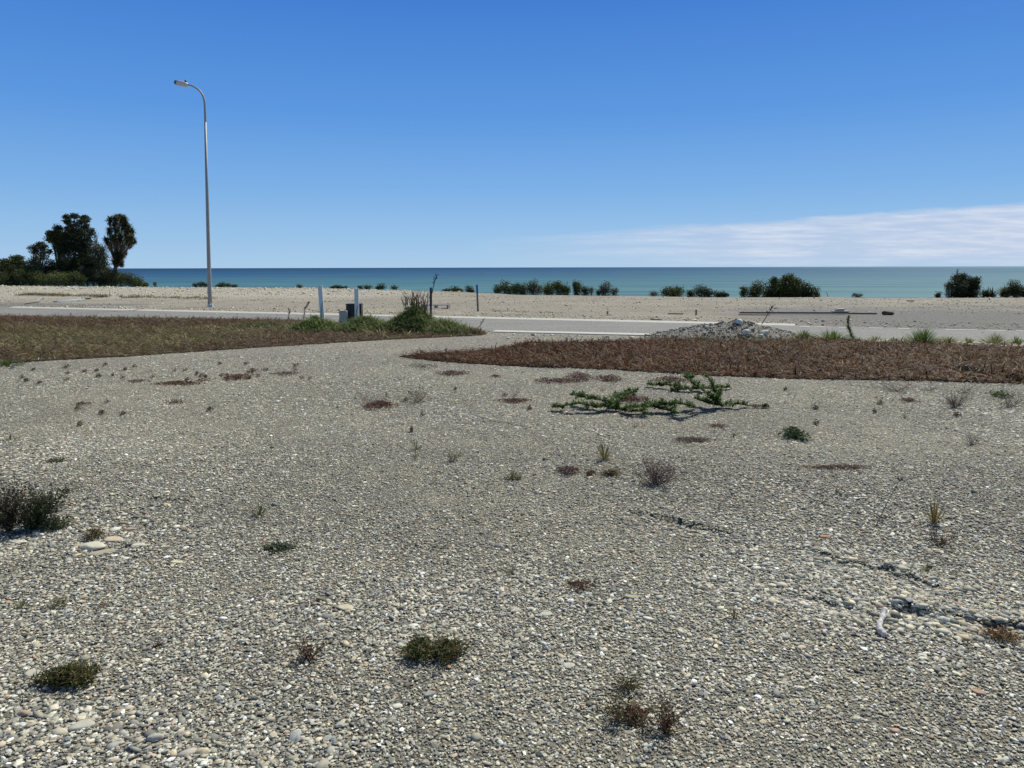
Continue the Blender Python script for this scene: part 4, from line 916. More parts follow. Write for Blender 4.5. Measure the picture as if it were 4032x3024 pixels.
# ---- gravel heap behind the right strip
def heap(u0, u1, vb, vt, y, dep, name, label, cat, c0, c1, n=46, amp=.12, peak=.6):
    a = atY(u0, vb, y); b = atY(u1, vb, y); w = (b.x-a.x)/2; cx = (a.x+b.x)/2; h = (vb-vt)*y/F
    def z(x, yy_):
        q = (x-cx)/w; q2 = np.where(q > (peak-.5)*2, (q-(peak-.5)*2)/(1-(peak-.5)*2), (q-(peak-.5)*2)/(1+(peak-.5)*2))
        r = np.sqrt(q2**2+((yy_-y)/dep)**2)
        return h*np.clip(1-r, 0, 1)**.8*(1+amp*vnoise(x, yy_, 5, 2.)) + .03*vnoise(x, yy_, 11, 1.)*np.clip(1.1-r, 0, 1)
    X, Y_ = np.meshgrid(np.linspace(cx-w*1.05, cx+w*1.05, n*2), np.linspace(y-dep*1.05, y+dep*1.05, n)); Z = z(X, Y_)-.01
    V = np.stack([X, Y_, Z], -1).reshape(-1, 3); nx = n*2
    i = (np.arange(n-1)[:, None]*nx+np.arange(nx-1)[None]).ravel()
    Tq = np.concatenate([np.stack([i, i+1, i+nx+1], -1), np.stack([i, i+nx+1, i+nx], -1)])
    f = np.clip(.5+.5*vnoise(V[:, 0], V[:, 1], 3, 3.), 0, 1)[:, None]
    mb = MB(); mb.add(V, Tq, np.array(c0)*(1-f)+np.array(c1)*f)
    return mb, z, cx, w, h
hmb, hz_, hcx, hw, hh_ = heap(2530, 3160, 1345, 1281, 17.1, 1.0, 'gravel_heap', '', '', (.13, .12, .10), (.21, .195, .165), peak=.58)
n_ = 5200; ax_ = rng.uniform(hcx-hw, hcx+hw, n_); ay_ = rng.uniform(16.1, 18.1, n_); az_ = hz_(ax_, ay_)
ok = az_ > .015; ax_, ay_, az_ = ax_[ok], ay_[ok], az_[ok]
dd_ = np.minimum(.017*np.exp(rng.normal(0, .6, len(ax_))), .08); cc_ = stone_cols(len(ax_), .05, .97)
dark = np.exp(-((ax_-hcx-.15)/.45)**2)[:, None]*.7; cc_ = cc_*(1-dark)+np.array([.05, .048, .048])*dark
heapo = thing('gravel_heap', (hcx, 17.1, 0), 'dumped heap of dark soil and grey stones at the road edge', 'gravel heap')
hmb.build('soil', M_stone, heapo, smooth=True)
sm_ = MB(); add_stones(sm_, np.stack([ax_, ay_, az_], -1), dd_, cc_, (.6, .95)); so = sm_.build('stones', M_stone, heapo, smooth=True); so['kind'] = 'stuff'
WH = (.74, .71, .64)
def hrock(u, v, w, h, lb, c=WH):
    # stand it where the sight line meets the heap
    for y in np.arange(15.9, 18.4, .02):
        p = atY(u, v+h*.4, y)
        if p.z <= max(float(hz_(np.array([p.x]), np.array([y]))[0]), 0): break
    rock(u, v+h*.4, w, h, c, lb, y=y, dep=.8)
hrock(2908, 1266, 28, 20, 'white stone perched on top of the gravel heap'); hrock(2938, 1306, 30, 20, 'white round stone on the front face of the gravel heap')
hrock(3012, 1307, 27, 16, 'white oval stone on the right side of the gravel heap'); hrock(2996, 1321, 22, 12, 'flat white stone below the oval one on the gravel heap')
hrock(3128, 1312, 16, 14, 'white stone at the right foot of the gravel heap'); hrock(2490, 1330, 20, 10, 'white stone left of the gravel heap by the kerb'); hrock(2782, 1287, 18, 10, 'small pale stone on the left shoulder of the gravel heap', (.55, .53, .47))

# ---- green heap of cut grass and weeds round the posts
def greenheap(u0, u1, vb, vt, y, dep, label, cols, n, ln, peak=.5, name='grass_heap', wd=.014, cat='grass heap'):
    mb, z, cx, w, h = heap(u0, u1, vb, vt+8, y, dep, '', '', '', (.025, .035, .012), (.04, .045, .02), n=26, peak=peak)
    x = rng.uniform(cx-w, cx+w, n); yq = rng.uniform(y-dep, y+dep, n); zz = z(x, yq); k = zz > .005; x, yq, zz = x[k], yq[k], zz[k]; m_ = len(x)
    clump = vnoise(x, yq, 6, 4.)
    g = MB(); blades(g, np.stack([x, yq, zz-.02], -1), rng.uniform(0, 6.28, m_)+clump*2, rng.uniform(.1, 1.25, m_), ln*rng.uniform(.4, 1.2, m_), wd*rng.uniform(.5, 1.3, m_), rng.uniform(.4, 2.0, m_), pal(cols, m_)*(1+.35*clump)[:, None])
    t = thing(name, (cx, y, 0), label, cat); mb.build('core', M_stone, t, smooth=True); g.build('blades', M_blade, t); return t
HG = [(.13, .20, .04), (.075, .13, .028), (.20, .27, .065), (.04, .07, .018), (.27, .31, .11)]
greenheap(1140, 1345, 1290, 1228, 19.0, .7, 'green weed heap at the foot of the taller white post', HG, 3200, .22)
greenheap(1320, 1560, 1298, 1232, 18.9, .8, 'green grass heap in front of the black box', HG+[(.17, .18, .09)], 4200, .24)
greenheap(1500, 1735, 1305, 1200, 18.7, .8, 'tallest green heap of pulled weeds under the dead brown shrub', HG+[(.04, .045, .02)], 5600, .26, .6)
greenheap(1660, 1870, 1312, 1256, 18.3, .7, 'long pale green grass to the right of the dark stake', HG+[(.17, .20, .08), (.26, .25, .13)], 3600, .26, .35)
greenheap(1820, 1915, 1318, 1288, 18.0, .35, 'small brown green end of the heap next to the driveway', OLIVE+RUST, 800, .16)
greenheap(880, 1190, 1272, 1246, 20.3, .5, 'low green fringe left of the heaps along the road', OLIVE+GREEN, 2200, .16)
T(1420, 1600, 1322, 1296, 'dry straw clump at the front foot of the green heaps', STRAW+OLIVE, 130, .012, core=.9, bend=1.2, name='straw_clump', cat='dry grass')
for (u, v, lb) in [(1612, 1318, 'pale dry stalk lying slanted below the tallest heap'), (1650, 1315, 'second pale dry stalk below the tallest heap, to the right')]:
    stalk([(u-8, v, .03), (u+10, v-22, .12), (u+30, v-48, .26)], lb, (.45, .39, .27), .008)
# dead brown shrub
mb = MB(); b0 = atY(1640, 1232, 18.8)
for i in range(46):
    u1 = random.uniform(1588, 1692); tip = atY(u1+10, random.uniform(1140, 1200), 18.8+random.uniform(-.25, .25)); b = b0+Vector((random.gauss((u1-1640)*.0035, .05), random.gauss(0, .1), random.uniform(-.05, .03)))
    d = tip-b; pts = wiggle(b, d+Vector((-.12, 0, 0)), d.length, 6, .10); c = random.choice([(.10, .065, .045), (.075, .05, .038), (.14, .10, .07)])
    tube(mb, pts, [.010, .009, .008, .007, .006, .005, .003], c, 4)
    for k in range(5):
        q = pts[random.randrange(2, 6)]; tube(mb, wiggle(q, d.normalized()+Vector((random.gauss(0, .4), random.gauss(0, .3), .2)), random.uniform(.06, .16), 3, .12), [.006, .005, .004, .002], c, 3)
tag(mb.build('dead_shrub', M_twig, origin=(b0.x, b0.y, 0)), 'dead brown twiggy shrub standing on the tallest green heap', 'dead shrub')
# small plants silhouetted on the left road edge
for (u, vb, vt, lb) in [(153, 1250, 1232, 'rusty dead stalk tuft on the far edge of the left strip'), (610, 1252, 1240, 'thin green sprout on the far edge of the left strip'), (755, 1262, 1235, 'leaning green sprig on the far edge of the left strip'), (910, 1266, 1252, 'short green tuft on the left strip near the green fringe'), (370, 1250, 1236, 'dry hooked stalks on the far edge of the left strip')]:
    T(u-22, u+22, vb, vt, lb, RUST if 'rust' in lb else (STRAW if 'dry' in lb else GREEN), 24, .012, bend=.5)
T(-20, 60, 1440, 1412, 'dark green grass patch at the lower left corner of the left strip', GREEN, 160, .012, core=.9)
mw(3755, 3850, 1458, 1478, 'dark weed clump in the right brown strip near the right edge', [(.03, .03, .02), (.045, .05, .025)], 700, .12, .03)
mw(3930, 4060, 1488, 1505, 'second dark weed clump at the lower right of the brown strip', [(.035, .03, .02), (.05, .045, .025)], 600, .10, .03)

# ------------------------------------------------------------------ street lamp
base = at(827, 1209); yl = base.y
M_galv = simple('galvanised_steel', (.36, .35, .32), .6, .2, 6, .12)
M_pale = simple('pale_lamp_casing', (.62, .62, .60), .45, .1, 10, .05)
M_dark = simple('dark_plastic', (.015, .015, .018), .45, 0, 10, .1)
M_lens = simple('lamp_glass', (.10, .11, .12), .15, 0, 10, .1)
M_white = simple('white_paint', (.80, .80, .78), .5, 0, 10, .04)
L = thing('street_lamp', base, 'tall curved grey street lamp standing beyond the road on the left', 'street lamp')
topc = [atY(827, 1209, yl), atY(825.5, 1150, yl), atY(816, 780, yl), atY(808.5, 480, yl), atY(807, 430, yl), atY(805, 400, yl), atY(798, 375, yl), atY(786, 357, yl), atY(770, 345, yl), atY(755, 337.5, yl), atY(737, 332, yl)]
pts = topc; rads = [.085, .083, .062, .045, .042, .040, .038, .036, .034, .032, .030]
def smooth_path(P, Rr, k=5):
    o = []; r = []
    for i in range(len(P)-1):
        p0, p1, p2, p3 = P[max(i-1, 0)], P[i], P[i+1], P[min(i+2, len(P)-1)]
        for j in range(k):
            t = j/k; o.append(.5*((2*p1)+(p2-p0)*t+(2*p0-5*p1+4*p2-p3)*t*t+(3*p1-p0-3*p2+p3)*t**3)); r.append(Rr[i]*(1-t)+Rr[i+1]*t)
    o.append(P[-1]); r.append(Rr[-1]); return o, r
pole = MB(); tube(pole, pts[:4], rads[:4], (.4, .4, .4), 14); pole.build('pole', M_galv, L, smooth=True)
arm = MB(); q, r = smooth_path(pts[3:], rads[3:]); tube(arm, q, r, (.4, .4, .4), 12); arm.build('arm', M_galv, L, smooth=True)
sl = MB(); tube(sl, [atY(827, 1212, yl), atY(826.6, 1196, yl)], [.098, .096], (.4, .4, .4), 14); sl.build('base_collar', M_pale, L, smooth=True)
pl = MB(); c = atY(835, 1203, yl-.06); box(pl, c, (.03, .03, .07), 0, (.8, .8, .8), 0, .004); pl.build('number_plate', M_white, L)
# head: tapered pod
a = atY(741, 333.5, yl); b = atY(689, 325, yl); dx = (b-a); Lh = dx.length; dxn = dx.normalized(); zz = Vector((0, 1, 0)).cross(dxn); zz = zz if zz.z > 0 else -zz; yv = Vector((0, 1, 0))
def pod(mb, s0, s1, prof, c):
    V = []; T_ = []; ns = 12
    for (s, hw_, up, dn) in prof:
        p = a+dxn*Lh*s
        for k in range(ns):
            th = 2*math.pi*k/ns; cs, sn = math.cos(th), math.sin(th)
            e = .55; X_ = math.copysign(abs(cs)**e, cs)*hw_; Z_ = math.copysign(abs(sn)**e, sn)*(up if sn > 0 else dn)
            V.append(tuple(p+yv*X_+zz*Z_))
    n = len(prof)
    for i in range(n-1):
        for k in range(ns):
            T_ += [(i*ns+k, i*ns+(k+1) % ns, (i+1)*ns+(k+1) % ns), (i*ns+k, (i+1)*ns+(k+1) % ns, (i+1)*ns+k)]
    V += [tuple(a+dxn*Lh*prof[0][0]), tuple(a+dxn*Lh*prof[-1][0])]
    for k in range(ns): T_ += [(len(V)-2, (k+1) % ns, k), (len(V)-1, (n-1)*ns+k, (n-1)*ns+(k+1) % ns)]
    mb.add(V, T_, c)
hd = MB(); pod(hd, 0, 1, [(0, .05, .045, .04), (.14, .10, .07, .085), (.3, .13, .09, .10), (.6, .14, .10, .10), (.80, .135, .095, .095)], (.6, .6, .6)); head = hd.build('lamp_head', M_pale, L, smooth=True)
ln = MB(); pod(ln, 0, 1, [(.80, .13, .09, .09), (.93, .125, .085, .08), (1.0, .10, .06, .06)], (.1, .1, .1)); lo = ln.build('lens', M_lens, head, smooth=True)
ct = MB(); p = a+dxn*Lh*.22+zz*.07; tube(ct, [p, p+zz*.06, p+zz*.09], [.045, .045, .025], (.02, .02, .02), 10); ct.build('light_sensor', M_dark, head, smooth=True)

# ------------------------------------------------------------------ posts
def post(name, u, vb, ut, vt, y, w, d, parts, label, cat, group=None, rotz=.25):
    """parts: list of (part name, f0, f1, colour)"""
    B = atY(u, vb, y); B.z = Hs(B.x, B.y) if y > 24 else 0; Tp = atY(ut, vt, y); t = thing(name, B, label, cat, group) if len(parts) > 1 else None
    ax3 = Tp-B
    for (pn, f0, f1, c, ext) in parts:
        mb = MB(); bm = bmesh.new(); bmesh.ops.create_cube(bm, size=2); bmesh.ops.bevel(bm, geom=list(bm.edges), offset=.08, segments=1, affect='EDGES'); bmesh.ops.triangulate(bm, faces=bm.faces); bm.verts.index_update()
        Rz = Matrix.Rotation(rotz, 3, 'Z'); V = []
        for q in bm.verts:
            f = f0+(f1-f0)*(q.co.z*.5+.5); p = B+ax3*f+Rz @ Vector((q.co.x*(w/2+ext), q.co.y*(d/2+ext), 0)); V.append(tuple(p))
        mb.add(V, [[x.index for x in f.verts] for f in bm.faces], c); bm.free()
        if t is None: o = mb.build(name, M_paint, origin=tuple(B)); return tag(o, label, cat, group)
        mb.build(pn, M_paint, t)
    return t
for (u, ut, vt, lb) in [(1272, 1259.5, 1124, 'taller white post leaning slightly left, with a thin dark cable on it'), (1406, 1403.5, 1137, 'shorter white post standing in front of the black box')]:
    t = post('white_post', u, 1290, ut, vt, 19.6, .105, .035, [('board', 0, 1, (.62, .63, .64), 0)] , lb, 'post') if False else thing('white_post', (atY(u, 1290, 19.6).x, 19.6, 0), lb, 'post')
    B = atY(u, 1290, 19.6); B.z = 0; Tp = atY(ut, vt, 19.6)
    def col_at(f): return B.lerp(Tp, f)
    # U-shaped flexible marker: flat face and two returned edges
    prof = [(-.058, .03), (-.052, .0), (.052, .0), (.058, .03), (.048, .03), (.044, .008), (-.044, .008), (-.048, .03)]
    rz = Matrix.Rotation(.18, 3, 'Z'); V = []; Tt = []; N_ = len(prof); K = 12
    for i in range(K+1):
        p = col_at(i/K)
        for (x_, y_) in prof: V.append(tuple(p+rz @ Vector((x_, y_, 0))))
    for i in range(K):
        for k in range(N_): Tt += [(i*N_+k, i*N_+(k+1) % N_, (i+1)*N_+(k+1) % N_), (i*N_+k, (i+1)*N_+(k+1) % N_, (i+1)*N_+k)]
    for (aa, bb, c_, d_) in [(1, 2, 5, 6), (0, 1, 6, 7), (2, 3, 4, 5)]:
        o_ = K*N_; Tt += [(o_+aa, o_+bb, o_+c_), (o_+aa, o_+c_, o_+d_)]
    mb = MB(); mb.add(V, Tt, (.88, .86, .77)); mb.build('post_body', M_paint, t)
    cb = MB(); cp = [col_at(.12)+Vector((-.02, -.02, 0)), col_at(.3)+Vector((-.02, -.022, 0)), col_at(.45)+Vector((0, -.025, 0)), col_at(.56)+Vector((.03, -.022, 0)), col_at(.60)+Vector((.055, -.018, 0))]
    q, r = smooth_path(cp, [.006]*5); tube(cb, q, r, (.05, .055, .06), 6); cb.build('cable', M_paint, t)
post('timber_stake', 1696, 1296, 1696.5, 1132, 19.0, .052, .052, [('blue_top', .55, 1, (.04, .06, .12), .0015), ('shaft', 0, .55, (.15, .13, .12), 0)], 'dark stake with blue black painted top beside the tallest green heap', 'stake')
bs = at(1882, 1226); post('timber_stake', 1882, 1226, 1877.5, 1121, bs.y, .062, .04, [('blue_top', .64, 1, (.03, .10, .28), .0015), ('shaft', 0, .64, (.17, .13, .10), 0)], 'brown stake with bright blue top on the lot beyond the road', 'stake')
for (u, vb, vt, y, lb) in [(2392, 1239, 1225, None, 'short dark peg beyond the road, left of the other short pegs'), (2741, 1241, 1219, None, 'taller short peg beyond the road left of the long beam'), (3205, 1178, 1161, 38.5, 'small pale peg at the bluff edge by the largest middle bush'), (3895, 1191, 1174, 37, 'small peg in front of the bushes at the right')]:
    y = y or at(u, vb).y; post('survey_peg', u, vb, u, vt, y, .05, .04, [('p', 0, 1, (.22, .17, .12), 0)], lb, 'peg')
stalk([(3261, 1168), (3257, 1158), (3253, 1148)], 'thin pale stick standing at the bluff edge against the sea', (.5, .5, .45), .03, 0, 40.2, 'pale_stick')

# black box and grey box behind the shorter post
B = atY(1391, 1244, 21.0); t = thing('utility_box', (B.x, 21.0, 0), 'black plastic box behind the shorter white post', 'utility box')
s = 21.0/F; mb = MB(); box(mb, (B.x, 21.2, .30), (59*s/2, .18, .30), .05, (.012, .012, .014), 0, .02); mb.build('body', M_dark, t)
mb = MB(); zt = atY(1391, 1197, 21.0).z; box(mb, (B.x, 21.2, zt-.02), (59*s/2+.008, .19, .022), .05, (.02, .02, .022), 0, .01); mb.build('lid', M_dark, t)
t.children[0].location.z += 0; 
for o in t.children:
    if o.name.startswith('body'):
        for v in o.data.vertices: v.co.z *= (zt-.03)/.60
g = atY(1350, 1240, 20.8); mb = MB(); zt2 = atY(1350, 1223, 20.8).z; box(mb, (g.x, 20.9, zt2/2), (30*s/2, .1, zt2/2), .05, (.50, .48, .40), 0, .012)
o = mb.build('concrete_block', M_stone, origin=(g.x, 20.9, 0)); tag(o, 'small grey concrete block left of the black box', 'concrete block')

# pallet beyond the road
P = at(1718, 1213); t = thing('timber_pallet', P, 'grey weathered slatted pallet lying behind the dark stake', 'pallet'); s = P.y/F
zc = P.z
W_ = .42; GW = (.30, .27, .22)
for i in range(7):
    mb = MB(); box(mb, (P.x, P.y-.45+i*.15, zc+.135), (.52, .05, .011), .0, GW, 0, .003); mb.build('deck_board', M_paint, t)
for x_ in (-.49, 0, .49):
    mb = MB(); box(mb, (P.x+x_, P.y, zc+.068), (.03, .5, .055), 0, (.20, .17, .14), 0, .004); mb.build('bearer', M_paint, t)
mb = MB(); p = at(1707, 1218); box(mb, (p.x, p.y, .03), (.28, .05, .012), -.1, (.72, .70, .64), 0, .003); o = mb.build('board', M_paint, origin=(p.x, p.y, 0)); tag(o, 'short pale board lying in front of the slatted pallet', 'board')
# long beam on the right with boards on it
a = at(2912, 1238, .0); b = at(3340, 1239, .0); d_ = b-a; ang = math.atan2(d_.y, d_.x); m_ = (a+b)/2
mb = MB(); box(mb, (m_.x, m_.y, .06), (d_.length/2, .05, .028), ang, (.13, .11, .085), 0, .006); o = mb.build('timber_beam', M_paint, origin=(m_.x, m_.y, 0)); tag(o, 'long dark timber beam lying on the lot beyond the gravel heap', 'timber beam')
c0 = at(2905, 1240); c1 = at(3030, 1241); d2 = c1-c0; m2 = (c0+c1)/2; mb = MB(); box(mb, (m2.x, m2.y-.08, .016), (d2.length/2, .035, .014), math.atan2(d2.y, d2.x), (.34, .12, .07), 0, .003); o = mb.build('board', M_paint, origin=(m2.x, m2.y, 0)); tag(o, 'thin red board tucked under the left end of the long beam', 'board')
c0 = at(3342, 1237); c1 = at(3452, 1238); d2 = c1-c0; m2 = (c0+c1)/2; mb = MB(); box(mb, (m2.x, m2.y, .03), (d2.length/2, .04, .022), math.atan2(d2.y, d2.x), (.12, .09, .06), 0, .003); o = mb.build('board', M_paint, origin=(m2.x, m2.y, 0)); tag(o, 'thin dark board continuing right of the long beam', 'board')
for i, (u0, u1, z, c, lb) in enumerate([(3280, 3344, .108, (.58, .50, .38), 'lowest pale board stacked on the long beam'), (3290, 3322, .148, (.50, .40, .28), 'short tan board in the middle of the stack on the beam'), (3296, 3326, .188, (.66, .60, .50), 'topmost short pale board of the stack on the beam')]):
    p0 = atY((u0+u1)/2, 1230, m_.y-.1); w_ = (u1-u0)*m_.y/F; mb = MB(); box(mb, (p0.x, m_.y-.05, z), (w_/2, .10, .018), ang+.05*i, c, 0, .003); o = mb.build('board', M_paint, origin=(p0.x, m_.y, z)); tag(o, lb, 'board')
p0 = at(3496, 1241); mb = MB(); tube(mb, [p0+Vector((-.17, 0, .07)), p0+Vector((-.12, .02, .075)), p0+Vector((0, 0, .065)), p0+Vector((.12, 0, .06)), p0+Vector((.19, .03, .05))], [.055, .075, .06, .062, .04], (.11, .08, .055), 9); o = mb.build('log', M_twig, smooth=True, origin=tuple(p0)); tag(o, 'short dark log right of the long beam', 'log')
p0 = at(2660, 1238); mb = MB(); box(mb, (p0.x, p0.y, .025), (.26, .04, .016), -.2, (.10, .13, .08), 0, .003); o = mb.build('board', M_paint, origin=(p0.x, p0.y, 0)); tag(o, 'thin dark green strip lying left of the taller short peg', 'board')
p0 = at(3586, 1186); mb = MB(); box(mb, (p0.x, p0.y, Hs(p0.x, p0.y)+.03), (.16, .04, .02), 0, (.12, .09, .06), 0, .003); o = mb.build('board', M_paint, origin=(p0.x, p0.y, 0)); tag(o, 'tiny dark board near the bluff edge at the right', 'board')
p0 = at(2583, 1260); mb = MB(); box(mb, (p0.x, p0.y, .02), (.18, .03, .012), -.15, (.12, .09, .06), 0, .003); o = mb.build('board', M_paint, origin=(p0.x, p0.y, 0)); tag(o, 'thin brown offcut lying at the far kerb', 'board')

# broom (pale blue handle) and shovel at the left
a = at(213, 1193); b = at(335, 1184); a.z = .05; b.z = .10; t = thing('broom', (a.x, a.y, 0), 'broom with pale blue handle lying beyond the road at the left', 'broom')
mb = MB(); tube(mb, [a.lerp(b, .09), b], [.019, .019], (.45, .62, .74), 8); mb.build('handle', M_paint, t, smooth=True)
mb = MB(); tube(mb, [a, a.lerp(b, .09)], [.024, .024], (.02, .02, .02), 8); mb.build('grip', M_paint, t, smooth=True)
dv = (b-a).normalized(); sv_ = dv.cross(Vector((0, 0, 1)))
mb = MB(); box(mb, b+dv*.09+Vector((0, 0, .0)), (.045, .22, .03), math.atan2(dv.y, dv.x), (.05, .045, .04), 0, .008); hd_ = mb.build('head', M_paint, t)
mb = MB()
bs_ = []; 
for i in range(150):
    bs_.append(b+dv*(.13)+sv_*random.uniform(-.21, .21)+Vector((0, 0, random.uniform(-.02, .02))))
Bn = np.array([tuple(x) for x in bs_]); blades(mb, Bn, np.full(150, math.atan2(dv.y, dv.x))+rng.normal(0, .15, 150), rng.normal(-.15, .1, 150), np.full(150, .16), np.full(150, .010), np.full(150, .1), pal([(.06, .04, .03), (.10, .07, .05)], 150)); mb.build('bristles', M_twig, hd_)
a = at(97, 1200); b = at(156, 1195); c = at(182, 1192); a.z = .03; b.z = .08; c.z = .12; t = thing('shovel', (a.x, a.y, 0), 'shovel with dark handle and grey blade lying left of the broom', 'shovel')
mb = MB(); tube(mb, [a, a.lerp(b, .5)+Vector((0, 0, .01)), b], [.018, .017, .018], (.06, .05, .045), 8); mb.build('handle', M_twig, t, smooth=True)
dv = (c-b); dv.z = 0; dv.normalize(); sd2 = Vector((-dv.y, dv.x, 0)); V = []; Tt = []
NS, NW = 7, 6
for i in range(NS):
    f = i/(NS-1); wdt = .13*(1-.75*max(0, f-.6)**1.2*2.2)*(.55+.45*min(1, f*3)); 
    for j in range(NW+1):
        g_ = j/NW*2-1; V.append(tuple(b+dv*(.04+.30*f)+sd2*g_*wdt+Vector((0, 0, .03+.13*f+.035*g_*g_))))
for i in range(NS-1):
    for j in range(NW):
        q_ = i*(NW+1)+j; Tt += [(q_, q_+1, q_+NW+2), (q_, q_+NW+2, q_+NW+1)]
n0 = len(V); V += [(x, y, z-.006) for (x, y, z) in V]; Tt += [(q3+n0, q2+n0, q1+n0) for (q1, q2, q3) in Tt]
mb = MB(); mb.add(V, Tt, (.33, .33, .31)); mb.build('blade', M_paint, t, smooth=True)

# ------------------------------------------------------------------ bluff edge shrubs and trees
BUSH = [(.050, .075, .018), (.075, .10, .024), (.035, .05, .015), (.10, .115, .032), (.06, .068, .022)]
DARKB = [(.028, .042, .014), (.042, .058, .018), (.06, .072, .026), (.022, .030, .012)]
LIGHTB = [(.11, .14, .035), (.08, .11, .03), (.15, .165, .055), (.055, .075, .022)]
GREYB = [(.085, .08, .06), (.06, .06, .045), (.12, .11, .085)]
def lobes(spec, y, depth=1.0):
    """spec: list of (u, v, ru, rv) ellipses in photo pixels -> 3D ellipsoids round depth y"""
    s = y/F*1.02; out = []
    for i, (u, v, ru, rv) in enumerate(spec):
        yy_ = y+depth*random.uniform(-.5, .5); p = atY(u, v, yy_); out.append((p, ru*s, max(min(ru, rv*1.3)*s, .12)*1.0, rv*s))
    return out
def bush(spec, y, label, cols=BUSH, dens=1.0, lsz=.085, name='coastal_shrub', cat='shrub', group='shrubs along the bluff edge', trunk=True, extra=None, sticks=0, ground_v=None, depth=1.0, trunks=None, root=None, upright_=0.0):
    lb = lobes(spec, y, depth); xs_ = [p.x for p, *_ in lb]; cx = sum(xs_)/len(xs_)
    if root is not None: cx = atY(root[0], root[1], y).x
    gz = min(Hs(cx, y), min((p.z-rz) for p, rx, ry, rz in lb)+.1)
    org = Vector((cx, y, gz)); t = thing(name, org, label, cat, group)
    F_ = MB(); S_ = MB()
    for (p, rx, ry, rz) in lb:
        vol = rx*ry*rz; n = int(dens*(420+8800*(rx*rz)**.85)*.9)
        n = min(n, 7500)
        # leaf sprays: sub-clumps on and inside the ellipsoid
        nc = max(7, int(n/28)); d = rng.normal(0, 1, (nc, 3)); d /= np.linalg.norm(d, axis=1, keepdims=True); r = rng.uniform(.45, 1.06, (nc, 1))
        C_ = np.array([p.x, p.y, p.z])+d*r*np.array([rx, ry, rz])
        k = rng.integers(0, nc, n); cs = min(.16, .35*min(rx, rz)+.03)
        off = np.clip(rng.normal(0, 1, (n, 3)), -1.7, 1.7)*cs*np.array([1, 1, .75+upright_]); pos = C_[k]+off
        tone = 1+.35*rng.normal(0, 1, nc)[k]
        gz_ = Hs(p.x, p.y); gap_ = p.z-rz-gz_
        if gap_ < (1.9 if name == 'coastal_shrub' else -9):      # skirts reach the ground
            kk = rng.uniform(0, 1, n) < .38; m3 = int(kk.sum()); pos[kk, 2] = gz_-.05+rng.uniform(0, 1, m3)*(p.z-gz_+.1); pos[kk, 0] = p.x+np.clip(rng.normal(0, .5, m3), -1, 1)*rx*.95
        pos[:, 2] = np.maximum(pos[:, 2], H(pos[:, 0], pos[:, 1])-.15)
        leaves(F_, pos, lsz*rng.uniform(.6, 1.35, n), pal(cols, n)*np.clip(tone, .4, 1.9)[:, None])
        # limb from the root to the clump
        rt = Vector((cx*.6+p.x*.4, y, Hs(cx, y)-.05)) if trunks is None else atY(*trunks[min(range(len(trunks)), key=lambda q_: abs(atY(*trunks[q_], y).x-p.x))], y)
        mid = rt.lerp(p, .55)+Vector((random.gauss(0, .05), random.gauss(0, .08), .05)); w0 = .022+.018*min(2, (p.z-rt.z))
        tube(S_, [rt, mid, p], [w0, w0*.7, w0*.3], (.07, .058, .045), 5)
        for j in range(4):
            e = p+Vector((random.uniform(-1, 1)*rx, random.uniform(-1, 1)*ry, random.uniform(-.4, 1)*rz)); tube(S_, [mid.lerp(p, .6), e], [w0*.35, w0*.12], (.07, .058, .045), 4)
    for (u, v, du, dv_, L_) in (extra or []):      # bare grey twigs
        b = atY(u, v, y)
        for j in range(L_):
            e = atY(u+du*random.uniform(.3, 1.4), v+dv_*random.uniform(.4, 1.1), y+random.uniform(-.3, .3)); q_ = wiggle(b, e-b, (e-b).length, 4, .18); tube(S_, q_, [.014, .012, .009, .006, .004], (.11, .095, .08), 3)
            for m2 in range(3):
                z_ = q_[random.randrange(1, 4)]; tube(S_, wiggle(z_, (e-b)+Vector((random.gauss(0, .5), 0, random.gauss(0, .3))), (e-b).length*.3, 2, .2), [.008, .006, .003], (.11, .095, .08), 3)
    S_.build('stem' if name == 'coastal_shrub' or name == 'flax_bush' else 'trunk', M_twig, t); F_.build('foliage' if name in ('coastal_shrub', 'flax_bush') else 'crown', M_leaf, t); return t
def c1(L_, s=2.212, ou=0, ov=780): return [(ou+x/s, ov+y/s, rx/s, ry/s) for x, y, rx, ry in L_]
def c4(L_): return c1(L_, 2.212, 1900, 1040)
def c5(L_): return c1(L_, 1.795, 2800, 1000)
def c6(L_): return c1(L_, 3.5, 3400, 1000)
def c3(L_): return c1(L_, 2.212, 1000, 1040)
# left cluster
TG = 'trees and bushes of the left cluster'
tall = c1([(585, 165, 38, 16), (645, 158, 28, 22), (600, 205, 52, 13), (735, 172, 48, 18), (765, 196, 22, 10), (705, 205, 42, 18), (640, 232, 52, 14), (735, 245, 50, 18), (600, 262, 45, 14), (665, 285, 100, 24), (600, 330, 50, 38), (700, 345, 100, 48), (790, 290, 26, 26), (640, 410, 80, 60), (745, 430, 95, 70), (590, 430, 45, 50), (700, 540, 110, 90), (790, 560, 90, 100), (640, 640, 70, 80), (860, 640, 80, 90)])
bush(tall, 56, 'tallest dark tree with flat layered tufts at its top', DARKB, .62, .10, 'coastal_tree', 'tree', TG, extra=[c1([(840, 400, 0, 0)])[0][:2]+(0, -45, 16), c1([(880, 460, 0, 0)])[0][:2]+(12, -30, 10), c1([(570, 300, 0, 0)])[0][:2]+(-12, -30, 6), c1([(820, 350, 0, 0)])[0][:2]+(8, -30, 8)], trunks=[c1([(760, 735, 0, 0)])[0][:2], c1([(690, 735, 0, 0)])[0][:2]], root=c1([(740, 735, 0, 0)])[0][:2])
